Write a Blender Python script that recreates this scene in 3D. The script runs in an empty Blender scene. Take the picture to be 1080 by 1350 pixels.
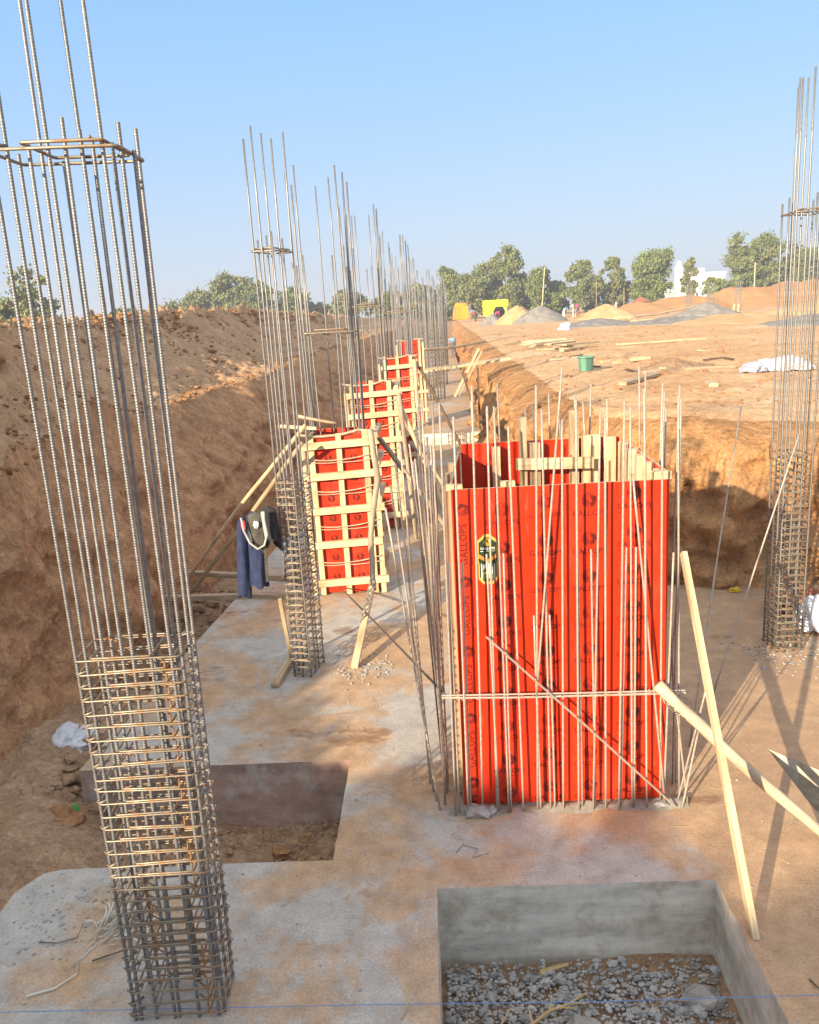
import bpy, bmesh, math, random
from mathutils import Vector, Matrix, Euler, noise
R = math.radians
random.seed(7)
scn = bpy.context.scene
# ------------------------------------------------------------------ camera, sky, sun, exposure
cam = bpy.data.cameras.new('camera'); camo = bpy.data.objects.new('camera', cam)
scn.collection.objects.link(camo); scn.camera = camo
cam.sensor_fit = 'HORIZONTAL'; cam.sensor_width = 36.0; cam.lens = 36.33
cam.clip_start = 0.05; cam.clip_end = 3000
PSI, PIT, ROL, CH = R(1.9), R(13.4), R(3.2), 2.9
fh = Vector((-math.sin(PSI), math.cos(PSI), 0)); rh = Vector((math.cos(PSI), math.sin(PSI), 0)); zz = Vector((0, 0, 1))
fw = fh*math.cos(PIT)-zz*math.sin(PIT); u0 = fh*math.sin(PIT)+zz*math.cos(PIT)
rr = rh*math.cos(ROL)-u0*math.sin(ROL); uu = u0*math.cos(ROL)+rh*math.sin(ROL)
camo.matrix_world = Matrix(((rr.x, uu.x, -fw.x, 0), (rr.y, uu.y, -fw.y, 0), (rr.z, uu.z, -fw.z, CH), (0, 0, 0, 1)))
AZ, EL = R(34), R(17)
w = bpy.data.worlds.new("World"); scn.world = w; w.use_nodes = True
nt = w.node_tree; bg = nt.nodes['Background']; sk = nt.nodes.new('ShaderNodeTexSky')
sk.sky_type = 'NISHITA'; sk.sun_disc = False; sk.sun_elevation = EL; sk.sun_rotation = R(180+34)
sk.air_density = 1.2; sk.dust_density = 1.6; sk.ozone_density = 2.0; sk.altitude = 100
# the sky texture mixed with a soft elevation gradient; overhead, unseen, brightened for fill light
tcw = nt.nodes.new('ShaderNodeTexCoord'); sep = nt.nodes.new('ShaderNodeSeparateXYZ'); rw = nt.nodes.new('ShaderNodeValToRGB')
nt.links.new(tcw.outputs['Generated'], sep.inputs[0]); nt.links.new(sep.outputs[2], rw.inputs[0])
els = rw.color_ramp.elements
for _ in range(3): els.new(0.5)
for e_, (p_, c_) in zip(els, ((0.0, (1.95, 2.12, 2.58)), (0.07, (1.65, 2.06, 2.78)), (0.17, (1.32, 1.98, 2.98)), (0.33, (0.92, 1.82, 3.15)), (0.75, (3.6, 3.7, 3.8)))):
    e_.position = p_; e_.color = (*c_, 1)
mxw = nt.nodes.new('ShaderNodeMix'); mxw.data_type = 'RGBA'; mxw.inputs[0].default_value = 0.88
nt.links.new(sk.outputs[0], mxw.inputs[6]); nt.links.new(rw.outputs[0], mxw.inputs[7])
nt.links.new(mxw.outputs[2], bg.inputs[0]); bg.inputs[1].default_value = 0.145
sun = bpy.data.lights.new('sun', 'SUN'); sun.energy = 4.7; sun.angle = R(0.55); sun.color = (1.0, 0.83, 0.60)
suno = bpy.data.objects.new('sun', sun); scn.collection.objects.link(suno)
suno.rotation_euler = Vector((math.sin(AZ)*math.cos(EL), math.cos(AZ)*math.cos(EL), -math.sin(EL))).to_track_quat('-Z', 'Y').to_euler()
scn.view_settings.view_transform = 'Standard'; scn.view_settings.look = 'None'
scn.view_settings.exposure = 1.15; scn.view_settings.gamma = 1.0

# ------------------------------------------------------------------ materials
def N(nt, t, **k):
    n = nt.nodes.new(t)
    for a, b in k.items():
        if a.startswith('i_'): n.inputs[a[2:].replace('_', ' ')].default_value = b
        else: setattr(n, a, b)
    return n
def ramp(nt, src, stops):
    r = nt.nodes.new('ShaderNodeValToRGB'); e = r.color_ramp.elements
    while len(e) < len(stops): e.new(0.5)
    for i, (p, c) in enumerate(stops):
        e[i].position = p; e[i].color = (c[0], c[1], c[2], 1) if not isinstance(c, (int, float)) else (c, c, c, 1)
    nt.links.new(src, r.inputs[0]); return r.outputs[0]
def mix(nt, f, a, b, bt='MIX'):
    m = nt.nodes.new('ShaderNodeMix'); m.data_type = 'RGBA'; m.blend_type = bt
    for s, v in ((m.inputs[0], f), (m.inputs[6], a), (m.inputs[7], b)):
        if hasattr(v, 'is_output'): nt.links.new(v, s)
        elif isinstance(v, (int, float)): s.default_value = v if s.type == 'VALUE' else (v, v, v, 1)
        else: s.default_value = (*v, 1)
    return m.outputs[2]
def new_mat(name, rough=0.9, metal=0.0, spec=0.3):
    m = bpy.data.materials.new(name); m.use_nodes = True; nt = m.node_tree; b = nt.nodes['Principled BSDF']
    b.inputs['Roughness'].default_value = rough; b.inputs['Metallic'].default_value = metal
    b.inputs['Specular IOR Level'].default_value = spec
    return m, nt, b
def tex(nt, scale, detail=6, rough=0.6, coord='Object', stretch=None, dist=0.0, kind='noise'):
    tc = nt.nodes.new('ShaderNodeTexCoord'); src = tc.outputs[coord]
    if stretch:
        mp = nt.nodes.new('ShaderNodeMapping'); mp.inputs['Scale'].default_value = stretch
        nt.links.new(src, mp.inputs[0]); src = mp.outputs[0]
    if kind == 'noise':
        n = nt.nodes.new('ShaderNodeTexNoise'); n.inputs['Detail'].default_value = detail
        n.inputs['Roughness'].default_value = rough; n.inputs['Distortion'].default_value = dist
        n.inputs['Scale'].default_value = scale; nt.links.new(src, n.inputs['Vector']); return n.outputs[0]
    n = nt.nodes.new('ShaderNodeTexVoronoi'); n.inputs['Scale'].default_value = scale; nt.links.new(src, n.inputs['Vector']); return n.outputs[0]
def bump(nt, b, srcs):
    prev = None
    for s, st, d in srcs:
        n = nt.nodes.new('ShaderNodeBump'); n.inputs['Strength'].default_value = st; n.inputs['Distance'].default_value = d
        nt.links.new(s, n.inputs['Height'])
        if prev: nt.links.new(prev, n.inputs['Normal'])
        prev = n.outputs[0]
    nt.links.new(prev, b.inputs['Normal'])
def simple(name, c1, c2=None, scale=8, rough=0.85, metal=0, bs=0.3, bd=0.01, spec=0.3, coord='Object'):
    m, nt, b = new_mat(name, rough, metal, spec)
    c2 = c2 or tuple(x*0.75 for x in c1)
    n = tex(nt, scale, coord=coord)
    nt.links.new(ramp(nt, n, [(0.35, c2), (0.65, c1)]), b.inputs['Base Color'])
    if bs: bump(nt, b, [(tex(nt, scale*3, coord=coord), bs, bd)])
    return m
def soil(name, dark, mid, light, streak=False, s=1.0, pale=None, bs=1.0):
    m, nt, b = new_mat(name, 0.97, 0, 0.1)
    n1 = tex(nt, 0.55*s, 8, 0.62, dist=0.4); n2 = tex(nt, 5*s, 6, 0.7); n3 = tex(nt, 26, 4, 0.7)
    c = ramp(nt, n1, [(0.30, dark), (0.5, mid), (0.70, light)])
    c = mix(nt, 0.55, c, ramp(nt, n2, [(0.30, tuple(x*0.62 for x in mid)), (0.5, mid), (0.72, tuple(min(1, x*1.3) for x in light))]))
    c = mix(nt, 0.55, c, ramp(nt, n3, [(0.3, 0.22), (0.7, 0.76)]), 'OVERLAY')
    if pale:
        c = mix(nt, ramp(nt, tex(nt, 0.42, 9, 0.66, dist=0.7), [(0.55, 0.0), (0.66, 0.75)]), c, pale)
        c = mix(nt, ramp(nt, tex(nt, 0.30, 9, 0.7, stretch=(1.2, 0.8, 1)), [(0.56, 0.0), (0.66, 0.6)]), c, dark)
    vo = nt.nodes.new('ShaderNodeTexVoronoi'); vo.inputs['Scale'].default_value = 5.5; vo.inputs['Randomness'].default_value = 1
    tcv = nt.nodes.new('ShaderNodeTexCoord'); va = nt.nodes.new('ShaderNodeVectorMath'); va.operation = 'MULTIPLY_ADD'
    nz = nt.nodes.new('ShaderNodeTexNoise'); nz.inputs['Scale'].default_value = 2.5; nz.inputs['Detail'].default_value = 6; nt.links.new(tcv.outputs['Object'], nz.inputs['Vector'])
    va.inputs[1].default_value = (0.5, 0.5, 0.5); nt.links.new(nz.outputs['Color'], va.inputs[0]); nt.links.new(tcv.outputs['Object'], va.inputs[2]); nt.links.new(va.outputs[0], vo.inputs['Vector'])
    bl = [(vo.outputs['Distance'], 0.5*bs, 0.07*bs), (n2, 0.6, 0.12*bs), (n3, 0.6, 0.03), (tex(nt, 90, 3, 0.7), 0.5, 0.008)]
    if streak:
        st = tex(nt, 3.5, 8, 0.7, stretch=(1.6, 1.6, 0.7)); c = mix(nt, 0.30, c, ramp(nt, st, [(0.35, 0.25), (0.65, 0.75)]), 'OVERLAY')
        bl.insert(0, (st, 0.6, 0.10))
    nt.links.new(c, b.inputs['Base Color']); bump(nt, b, bl)
    return m
MAT = {}
MAT['soil_left'] = soil('reddish_soil', (0.33, 0.19, 0.10), (0.50, 0.30, 0.165), (0.60, 0.39, 0.235))
MAT['soil_cut'] = soil('moist_cut_soil', (0.31, 0.155, 0.072), (0.51, 0.28, 0.138), (0.62, 0.37, 0.20), True)
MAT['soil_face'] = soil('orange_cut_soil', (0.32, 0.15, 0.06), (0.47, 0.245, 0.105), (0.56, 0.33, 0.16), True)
MAT['soil_bank'] = soil('bright_orange_soil', (0.38, 0.175, 0.07), (0.51, 0.265, 0.115), (0.58, 0.34, 0.165))
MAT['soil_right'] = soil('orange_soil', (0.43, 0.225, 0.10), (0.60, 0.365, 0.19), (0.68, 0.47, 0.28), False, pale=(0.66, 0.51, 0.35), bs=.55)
MAT['soil_floor'] = soil('brown_soil', (0.24, 0.14, 0.08), (0.37, 0.235, 0.14), (0.48, 0.335, 0.22))
MAT['clod'] = soil('clod_soil', (0.28, 0.14, 0.065), (0.36, 0.19, 0.09), (0.44, 0.25, 0.12))
def concrete(name, dirt_amt, base=(0.33, 0.33, 0.325), dirt=(0.40, 0.235, 0.12)):
    m, nt, b = new_mat(name, 0.9, 0, 0.25)
    n1 = tex(nt, 1.0, 13, 0.66, dist=0.35); n2 = tex(nt, 7, 10, 0.7); n3 = tex(nt, 75, 5, 0.75)
    g = ramp(nt, n2, [(0.3, tuple(x*0.72 for x in base)), (0.55, base), (0.75, tuple(x*1.2 for x in base))])
    d = ramp(nt, n2, [(0.3, tuple(x*0.7 for x in dirt)), (0.7, tuple(x*1.15 for x in dirt))])
    tcp = nt.nodes.new('ShaderNodeTexCoord'); sx = nt.nodes.new('ShaderNodeSeparateXYZ'); nt.links.new(tcp.outputs['Object'], sx.inputs[0])
    def mr(src, a, b_, lo, hi):
        q = nt.nodes.new('ShaderNodeMapRange'); q.interpolation_type = 'SMOOTHSTEP'
        for i_, v_ in zip((1, 2, 3, 4), (a, b_, lo, hi)): q.inputs[i_].default_value = v_
        nt.links.new(src, q.inputs[0]); return q.outputs[0]
    def add(a, b_):
        q = nt.nodes.new('ShaderNodeMath'); q.operation = 'ADD'; nt.links.new(a, q.inputs[0]); nt.links.new(b_, q.inputs[1]); return q.outputs[0]
    n1 = add(n1, add(mr(sx.outputs[0], .9, 1.9, 0, .15), add(mr(sx.outputs[1], 3.6, 4.6, 0, .05), mr(sx.outputs[0], -1.4, -.3, -.01, .03))))
    f = ramp(nt, n1, [(0.60-dirt_amt, 0.0), (0.655-dirt_amt, 0.6), (0.73-dirt_amt, 0.92)])
    d = mix(nt, ramp(nt, n1, [(0.70, 0.0), (0.80, 0.8)]), d, (0.37, 0.225, 0.13))
    c = mix(nt, f, g, d)
    n4 = tex(nt, 0.9, 12, 0.68, stretch=(0.8, 1.4, 1)); sp = ramp(nt, n4, [(0.60, 0.0), (0.64, 0.65)])
    c = mix(nt, sp, c, (0.20, 0.105, 0.055))
    c = mix(nt, 0.5, c, ramp(nt, n3, [(0.3, 0.25), (0.7, 0.75)]), 'OVERLAY')
    nt.links.new(c, b.inputs['Base Color']); bump(nt, b, [(n1, 0.25, 0.03), (n2, 0.4, 0.012), (n3, 0.45, 0.004)])
    return m
MAT['slab'] = concrete('dusty_concrete', 0.10, (0.45, 0.42, 0.375), (0.49, 0.31, 0.17))
def cast_face(name, base, stain):
    m, nt, b = new_mat(name, 0.92, 0, 0.2)
    n1 = tex(nt, 2.2, 8, 0.65, stretch=(0.55, 0.55, 2.6)); n2 = tex(nt, 14, 6, 0.7); n3 = tex(nt, 5, 8, 0.7)
    c = ramp(nt, n1, [(0.32, tuple(x*0.6 for x in base)), (0.5, base), (0.68, tuple(min(1, x*1.35) for x in base))])
    c = mix(nt, ramp(nt, n3, [(0.5, 0.0), (0.66, 0.8)]), c, stain)
    c = mix(nt, 0.4, c, ramp(nt, n2, [(0.3, 0.3), (0.7, 0.7)]), 'OVERLAY')
    nt.links.new(c, b.inputs['Base Color']); bump(nt, b, [(n1, 0.3, 0.012), (n2, 0.35, 0.006)])
    return m
MAT['grout'] = simple('grey_grout', (0.34, 0.31, 0.26), (0.22, 0.19, 0.15), 9, 0.95, bs=0.7, bd=0.01)
MAT['cast'] = cast_face('cast_concrete', (0.62, 0.57, 0.48), (0.40, 0.325, 0.23))
MAT['cast_red'] = cast_face('stained_concrete', (0.36, 0.235, 0.19), (0.46, 0.42, 0.36))
def wood(name, c1, c2):
    m, nt, b = new_mat(name, 0.75, 0, 0.3)
    g = tex(nt, 1.0, 8, 0.7, 'UV', (3.0, 38, 1), 1.0); k = tex(nt, 2.2, 5, 0.6, 'UV', (1.2, 4, 1))
    c = ramp(nt, g, [(0.32, c2), (0.6, c1)])
    c = mix(nt, ramp(nt, k, [(0.46, 0.0), (0.70, 0.8)]), c, tuple(x*0.6 for x in c2))
    nt.links.new(c, b.inputs['Base Color']); bump(nt, b, [(g, 0.35, 0.004)])
    return m
MAT['pine'] = wood('pale_pine', (0.70, 0.55, 0.34), (0.48, 0.34, 0.19))
MAT['white_wood'] = wood('bleached_pole', (0.62, 0.49, 0.34), (0.44, 0.32, 0.20))
MAT['old_wood'] = wood('weathered_wood', (0.50, 0.39, 0.25), (0.30, 0.21, 0.12))
MAT['bark'] = wood('bark_pole', (0.46, 0.36, 0.26), (0.25, 0.18, 0.12))
MAT['dark_wood'] = wood('dark_wood', (0.16, 0.10, 0.06), (0.07, 0.045, 0.03))
def film(name, col):
    m, nt, b = new_mat(name, 0.4, 0, 0.3)
    n = tex(nt, 1.6, 7, 0.65, dist=0.3); n2 = tex(nt, 40, 3)
    c = ramp(nt, n, [(0.3, tuple(x*0.86 for x in col)), (0.7, tuple(min(1, x*1.08) for x in col))])
    n3 = tex(nt, 3.1, 8, 0.7, stretch=(1.5, 1.5, 0.6))
    c = mix(nt, ramp(nt, n3, [(0.54, 0.0), (0.76, 0.35)]), c, (0.55, 0.12, 0.05))
    c = mix(nt, ramp(nt, tex(nt, 34, 3, 0.6), [(0.735, 0.0), (0.76, 0.7)]), c, (0.45, 0.38, 0.32))
    c = mix(nt, ramp(nt, tex(nt, 5, 8, 0.75, stretch=(3.5, 3.5, .5)), [(0.62, 0.0), (0.72, 0.35)]), c, (0.50, 0.22, 0.15))
    nt.links.new(c, b.inputs['Base Color'])
    nt.links.new(ramp(nt, n3, [(0.45, 0.30), (0.7, 0.62)]), b.inputs['Roughness']); bump(nt, b, [(n2, 0.06, 0.002), (n, 0.10, 0.02)])
    return m
MAT['film'] = film('red_film_plywood', (0.57, 0.031, 0.007))
MAT['print'] = simple('dark_print', (0.13, 0.010, 0.006), (0.08, 0.008, 0.005), 30, 0.5, bs=0)
MAT['print_soft'] = simple('faded_print', (0.26, 0.014, 0.006), (0.15, 0.010, 0.006), 14, 0.5, bs=0)
def steel(name, c, rust, amt):
    m, nt, b = new_mat(name, 0.5, 0.55, 0.4)
    n = tex(nt, 9, 7, 0.7); n2 = tex(nt, 70, 3)
    oi = nt.nodes.new('ShaderNodeObjectInfo')
    col = ramp(nt, n2, [(0.3, tuple(x*0.75 for x in c)), (0.7, tuple(x*1.15 for x in c))])
    f = ramp(nt, n, [(0.62-amt, 0.0), (0.74-amt, 0.85)])
    col = mix(nt, f, col, rust)
    col = mix(nt, 0.35, col, ramp(nt, oi.outputs['Random'], [(0, 0.35), (1, 0.65)]), 'OVERLAY')
    nt.links.new(col, b.inputs['Base Color'])
    nt.links.new(ramp(nt, f, [(0, 0.45), (1, 0.9)]), b.inputs['Roughness'])
    bump(nt, b, [(n2, 0.3, 0.001)])
    return m
MAT['steel'] = steel('ribbed_steel', (0.25, 0.245, 0.24), (0.26, 0.15, 0.08), 0.02)
MAT['stirrup'] = steel('rusting_steel', (0.30, 0.255, 0.19), (0.36, 0.18, 0.07), 0.14)
MAT['dark_steel'] = steel('dark_steel', (0.12, 0.11, 0.10), (0.16, 0.09, 0.05), 0.08)
MAT['dusty_steel'] = steel('dusty_steel', (0.42, 0.365, 0.30), (0.40, 0.25, 0.14), 0.10)
MAT['dusty_steel'].node_tree.nodes['Principled BSDF'].inputs['Metallic'].default_value = 0.2
MAT['wire'] = simple('tie_wire', (0.50, 0.42, 0.30), (0.36, 0.28, 0.18), 20, 0.7)
MAT['gravel'] = simple('crushed_stone', (0.50, 0.48, 0.45), (0.26, 0.25, 0.235), 12, 0.95, bs=0.6, bd=0.02)
MAT['gravel_far'] = simple('crushed_stone_heap', (0.30, 0.275, 0.245), (0.19, 0.175, 0.155), 2.2, 0.95, bs=0.8, bd=0.1)
MAT['sand'] = simple('pale_sand', (0.56, 0.38, 0.20), (0.46, 0.28, 0.13), 0.7, 0.98, bs=0.5, bd=0.1)
MAT['stone'] = simple('stone_chip', (0.44, 0.42, 0.39), (0.27, 0.25, 0.22), 9, 0.95)
MAT['bag'] = simple('white_woven_bag', (0.70, 0.70, 0.72), (0.50, 0.51, 0.55), 7, 0.6, bs=0.5, bd=0.02)
MAT['bag_grey'] = simple('grey_sheet', (0.40, 0.43, 0.50), (0.28, 0.30, 0.36), 7, 0.6, bs=0.5, bd=0.02)
MAT['strap'] = simple('plastic_strap', (0.66, 0.63, 0.55), (0.50, 0.47, 0.38), 9, 0.5)
MAT['navy'] = simple('navy_fleece', (0.034, 0.046, 0.105), (0.02, 0.028, 0.07), 14, 0.95, bs=0.6, bd=0.01)
MAT['red_cloth'] = simple('red_cloth', (0.45, 0.03, 0.04), None, 14, 0.9)
MAT['black_cloth'] = simple('black_cloth', (0.045, 0.045, 0.042), (0.022, 0.022, 0.022), 14, 0.9, bs=0.6, bd=0.01)
MAT['olive'] = simple('olive_lining', (0.10, 0.095, 0.075), (0.05, 0.05, 0.04), 14, 0.9)
MAT['grey_piping'] = simple('grey_piping', (0.42, 0.42, 0.40), None, 14, 0.7)
MAT['green_tub'] = simple('green_plastic', (0.16, 0.36, 0.26), (0.13, 0.29, 0.21), 5, 0.45, bs=0)
MAT['leaf_a'] = simple('leaf_green', (0.15, 0.18, 0.055), (0.10, 0.13, 0.04), 0.9, 0.75, bs=0)
MAT['leaf_b'] = simple('leaf_olive', (0.23, 0.235, 0.09), (0.15, 0.165, 0.06), 0.9, 0.75, bs=0)
MAT['leaf_c'] = simple('leaf_bright', (0.21, 0.255, 0.065), (0.14, 0.18, 0.045), 0.9, 0.75, bs=0)
MAT['trunk'] = simple('tree_bark', (0.17, 0.125, 0.085), (0.09, 0.065, 0.045), 3, 0.95, bs=0.6)
MAT['white_wall'] = simple('white_paint_wall', (0.74, 0.74, 0.72), (0.64, 0.64, 0.62), 0.3, 0.8, bs=0)
MAT['glass'] = simple('window_glass', (0.10, 0.12, 0.14), None, 1, 0.15, bs=0)
MAT['green_wall'] = simple('pale_green_wall', (0.42, 0.58, 0.45), None, 0.3, 0.8, bs=0)
MAT['orange_tarp'] = simple('orange_tarp', (0.85, 0.33, 0.02), (0.75, 0.20, 0.015), 0.9, 0.6, bs=0.5, bd=0.1)
MAT['yellow_tarp'] = simple('yellow_tarp', (0.85, 0.80, 0.03), (0.78, 0.68, 0.02), 0.9, 0.6, bs=0.5, bd=0.1)
MAT['brick'] = simple('red_brick', (0.36, 0.13, 0.075), (0.24, 0.09, 0.05), 3, 0.9)
MAT['dark'] = simple('dark_opening', (0.02, 0.018, 0.016), None, 3, 0.9, bs=0)
MAT['string'] = simple('blue_string', (0.16, 0.30, 0.60), None, 3, 0.7, bs=0)
MAT['twig'] = simple('dry_twig', (0.58, 0.42, 0.20), (0.42, 0.28, 0.12), 9, 0.85)
MAT['yellow_leaf'] = simple('yellow_wrapper', (0.75, 0.50, 0.03), None, 20, 0.6)
MAT['green_scrap'] = simple('green_scrap', (0.08, 0.40, 0.06), None, 20, 0.6)
MAT['gold'] = simple('gold_print', (0.62, 0.42, 0.10), (0.48, 0.30, 0.07), 30, 0.35, bs=0)
MAT['label_dark'] = simple('dark_green_print', (0.03, 0.05, 0.025), (0.02, 0.03, 0.015), 30, 0.35, bs=0)
MAT['label_green'] = simple('green_print', (0.12, 0.20, 0.06), (0.07, 0.13, 0.04), 30, 0.35, bs=0)
MAT['label_orange'] = simple('orange_print', (0.65, 0.25, 0.05), None, 30, 0.35, bs=0)
MAT['label_white'] = simple('white_print', (0.78, 0.78, 0.74), None, 30, 0.4, bs=0)
MAT['skin'] = simple('brown_skin', (0.20, 0.10, 0.06), None, 5, 0.6, bs=0)
MAT['hair'] = simple('black_hair', (0.012, 0.010, 0.010), None, 5, 0.6, bs=0)
for nm, c in (('white', (0.72, 0.72, 0.70)), ('blue', (0.22, 0.42, 0.66)), ('pink', (0.55, 0.10, 0.22)), ('cream', (0.62, 0.50, 0.34)), ('grey', (0.12, 0.12, 0.13)), ('red', (0.50, 0.10, 0.08)), ('purple', (0.28, 0.10, 0.26))):
    MAT['cloth_'+nm] = simple(nm+'_clothing', c, None, 5, 0.9, bs=0)

# ------------------------------------------------------------------ mesh builder
ORG = {}
class MB:
    def __init__(s): s.v = []; s.f = []; s.m = []; s.uv = []
    def face(s, idx, m=0, uv=None): s.f.append(tuple(idx)); s.m.append(m); s.uv.append(uv)
    def bar(s, p0, p1, wd, th, up=(0, 0, 1), m=0, jit=0.0):
        p0 = Vector(p0); p1 = Vector(p1); d = p1-p0; L = d.length; d.normalize(); up = Vector(up)
        if abs(d.dot(up)) > 0.95: up = Vector((0, 1, 0)) if abs(d.y) < 0.9 else Vector((1, 0, 0))
        sx = d.cross(up).normalized(); sy = d.cross(sx).normalized(); b = len(s.v); o = random.random()*50
        for p in (p0, p1):
            for a, c in ((-1, -1), (1, -1), (1, 1), (-1, 1)):
                s.v.append(p+sx*(a*wd/2+random.uniform(-jit, jit))+sy*(c*th/2+random.uniform(-jit, jit)))
        per = [0, wd, wd+th, 2*wd+th, 2*wd+2*th]
        for k in range(4):
            k2 = (k+1) % 4
            s.face((b+k, b+k2, b+4+k2, b+4+k), m, [(o, o+per[k]), (o, o+per[k+1]), (o+L, o+per[k+1]), (o+L, o+per[k])])
        s.face((b+3, b+2, b+1, b), m, [(o, o), (o+.01, o), (o+.01, o+wd), (o, o+wd)]); s.face((b+4, b+5, b+6, b+7), m, [(o, o), (o+.01, o), (o+.01, o+wd), (o, o+wd)])
    def box(s, x0, x1, y0, y1, z0, z1, m=0):
        s.bar(((x0+x1)/2, (y0+y1)/2, z0), ((x0+x1)/2, (y0+y1)/2, z1), *( (x1-x0, y1-y0)), up=(0, 1, 0), m=m)
    def tube(s, pts, r, n=6, closed=False, m=0, cap=True):
        P = [Vector(p) for p in pts]; k = len(P); rs = r if isinstance(r, (list, tuple)) else [r]*k
        b = len(s.v); ref = None; L = 0; o = random.random()*50; us = []
        for i, p in enumerate(P):
            if closed: t = (P[(i+1) % k]-P[i-1])
            else: t = P[min(i+1, k-1)]-P[max(i-1, 0)]
            t.normalize()
            if ref is None: ref = t.orthogonal().normalized()
            ref = (ref-t*ref.dot(t))
            if ref.length < 1e-4: ref = t.orthogonal()
            ref.normalize(); q = t.cross(ref)
            if i: L += (P[i]-P[i-1]).length
            us.append(L)
            for j in range(n):
                a = 2*math.pi*j/n; s.v.append(p+(ref*math.cos(a)+q*math.sin(a))*rs[i])
        for i in range(k if closed else k-1):
            i2 = (i+1) % k
            for j in range(n):
                j2 = (j+1) % n; c = 2*math.pi*max(rs)/n
                s.face((b+i*n+j, b+i*n+j2, b+i2*n+j2, b+i2*n+j), m, [(o+us[i], o+j*c), (o+us[i], o+(j+1)*c), (o+us[i]+.01 if i2 == 0 else o+us[i2], o+(j+1)*c), (o+us[i]+.01 if i2 == 0 else o+us[i2], o+j*c)])
        if cap and not closed:
            s.face([b+j for j in range(n)][::-1], m); s.face([b+(k-1)*n+j for j in range(n)], m)
    def grid(s, rows, m=0, close=False):
        b = len(s.v); nr = len(rows); nc = len(rows[0])
        for r in rows: s.v.extend(Vector(p) for p in r)
        for i in range(nr-1):
            for j in range(nc if close else nc-1):
                j2 = (j+1) % nc
                s.face((b+i*nc+j, b+i*nc+j2, b+(i+1)*nc+j2, b+(i+1)*nc+j), m)
    def poly(s, pts, m=0):
        b = len(s.v); s.v.extend(Vector(p) for p in pts); s.face(range(b, b+len(pts)), m)
    def blob(s, c, rad, seed=0, sub=1, amp=0.35, sq=(1, 1, 1), m=0):
        vs, fs = ICO[sub]; b = len(s.v); c = Vector(c)
        e = Euler((random.random()*6, random.random()*6, random.random()*6)).to_matrix()
        off = Vector((seed*3.7, seed*1.3, seed*7.1))
        for v in vs:
            q = e @ v; k = rad*(1+amp*noise.noise(v*1.4+off)*2)
            s.v.append(c+Vector((q.x*k*sq[0], q.y*k*sq[1], q.z*k*sq[2])))
        for f in fs: s.face([b+i for i in f], m)
    def build(s, name, mats, parent=None, smooth=False, origin=None):
        if not isinstance(mats, (list, tuple)): mats = [mats]
        org = ORG[parent.name] if parent else Vector(origin or (0, 0, 0))
        me = bpy.data.meshes.new(name); me.from_pydata([tuple(v-org) for v in s.v], [], s.f)
        for mt in mats: me.materials.append(MAT[mt])
        me.polygons.foreach_set('material_index', s.m)
        if any(u is not None for u in s.uv):
            ul = me.uv_layers.new(name='UVMap'); fl = []
            for f, u in zip(s.f, s.uv):
                for i in range(len(f)): fl.extend(u[i] if u else (0, 0))
            ul.data.foreach_set('uv', fl)
        if smooth: me.polygons.foreach_set('use_smooth', [True]*len(s.f))
        me.update()
        return link(name, me, parent, org)
def link(name, me, parent=None, org=Vector((0, 0, 0)), local=False):
    o = bpy.data.objects.new(name, me); scn.collection.objects.link(o)
    if parent: o.parent = parent; ORG[o.name] = Vector(org)
    else: o.location = org; ORG[o.name] = Vector(org)
    return o
def tag(o, label=None, cat=None, group=None, kind=None):
    if label: o['label'] = label
    if cat: o['category'] = cat
    if group: o['group'] = group
    if kind: o['kind'] = kind
    elif cat: o['kind'] = 'thing'
    return o
def thing(name, label, cat, loc, group=None, rz=0):
    o = bpy.data.objects.new(name, None); scn.collection.objects.link(o); o.location = loc; o.rotation_euler = (0, 0, rz)
    o.empty_display_size = 0.1; ORG[o.name] = Vector(loc); return tag(o, label, cat, group)
def copy_child(o, parent, loc=None, rot=None):
    c = o.copy(); scn.collection.objects.link(c); c.parent = parent
    if loc is not None: c.location = loc
    if rot is not None: c.rotation_euler = rot
    return c
def copy_tree(root, loc, rz, label, group=None):
    r = root.copy(); scn.collection.objects.link(r); r.location = loc; r.rotation_euler = (0, 0, rz); r['label'] = label
    if group: r['group'] = group
    for ch in root.children:
        c = copy_child(ch, r)
        for g in ch.children: copy_child(g, c)
    return r
def _ico(sub):
    bm = bmesh.new(); bmesh.ops.create_icosphere(bm, subdivisions=sub, radius=1)
    r = ([v.co.copy() for v in bm.verts], [[v.index for v in f.verts] for f in bm.faces]); bm.free(); return r
ICO = {1: _ico(1), 2: _ico(2), 3: _ico(3), 4: _ico(5)}
def lerp(a, b, t): return a+(b-a)*t
def interp(t, tab):
    if t <= tab[0][0]: return tab[0][1:]
    for a, b in zip(tab, tab[1:]):
        if t <= b[0]:
            k = (t-a[0])/(b[0]-a[0]); k = k*k*(3-2*k)
            return [lerp(x, y, k) for x, y in zip(a[1:], b[1:])]
    return tab[-1][1:]
def fbm(x, y, z, o=4):
    return noise.fractal(Vector((x, y, z)), 1.0, 2.1, o)
def sstep(a, b, x):
    t = max(0, min(1, (x-a)/(b-a))); return t*t*(3-2*t)

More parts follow.
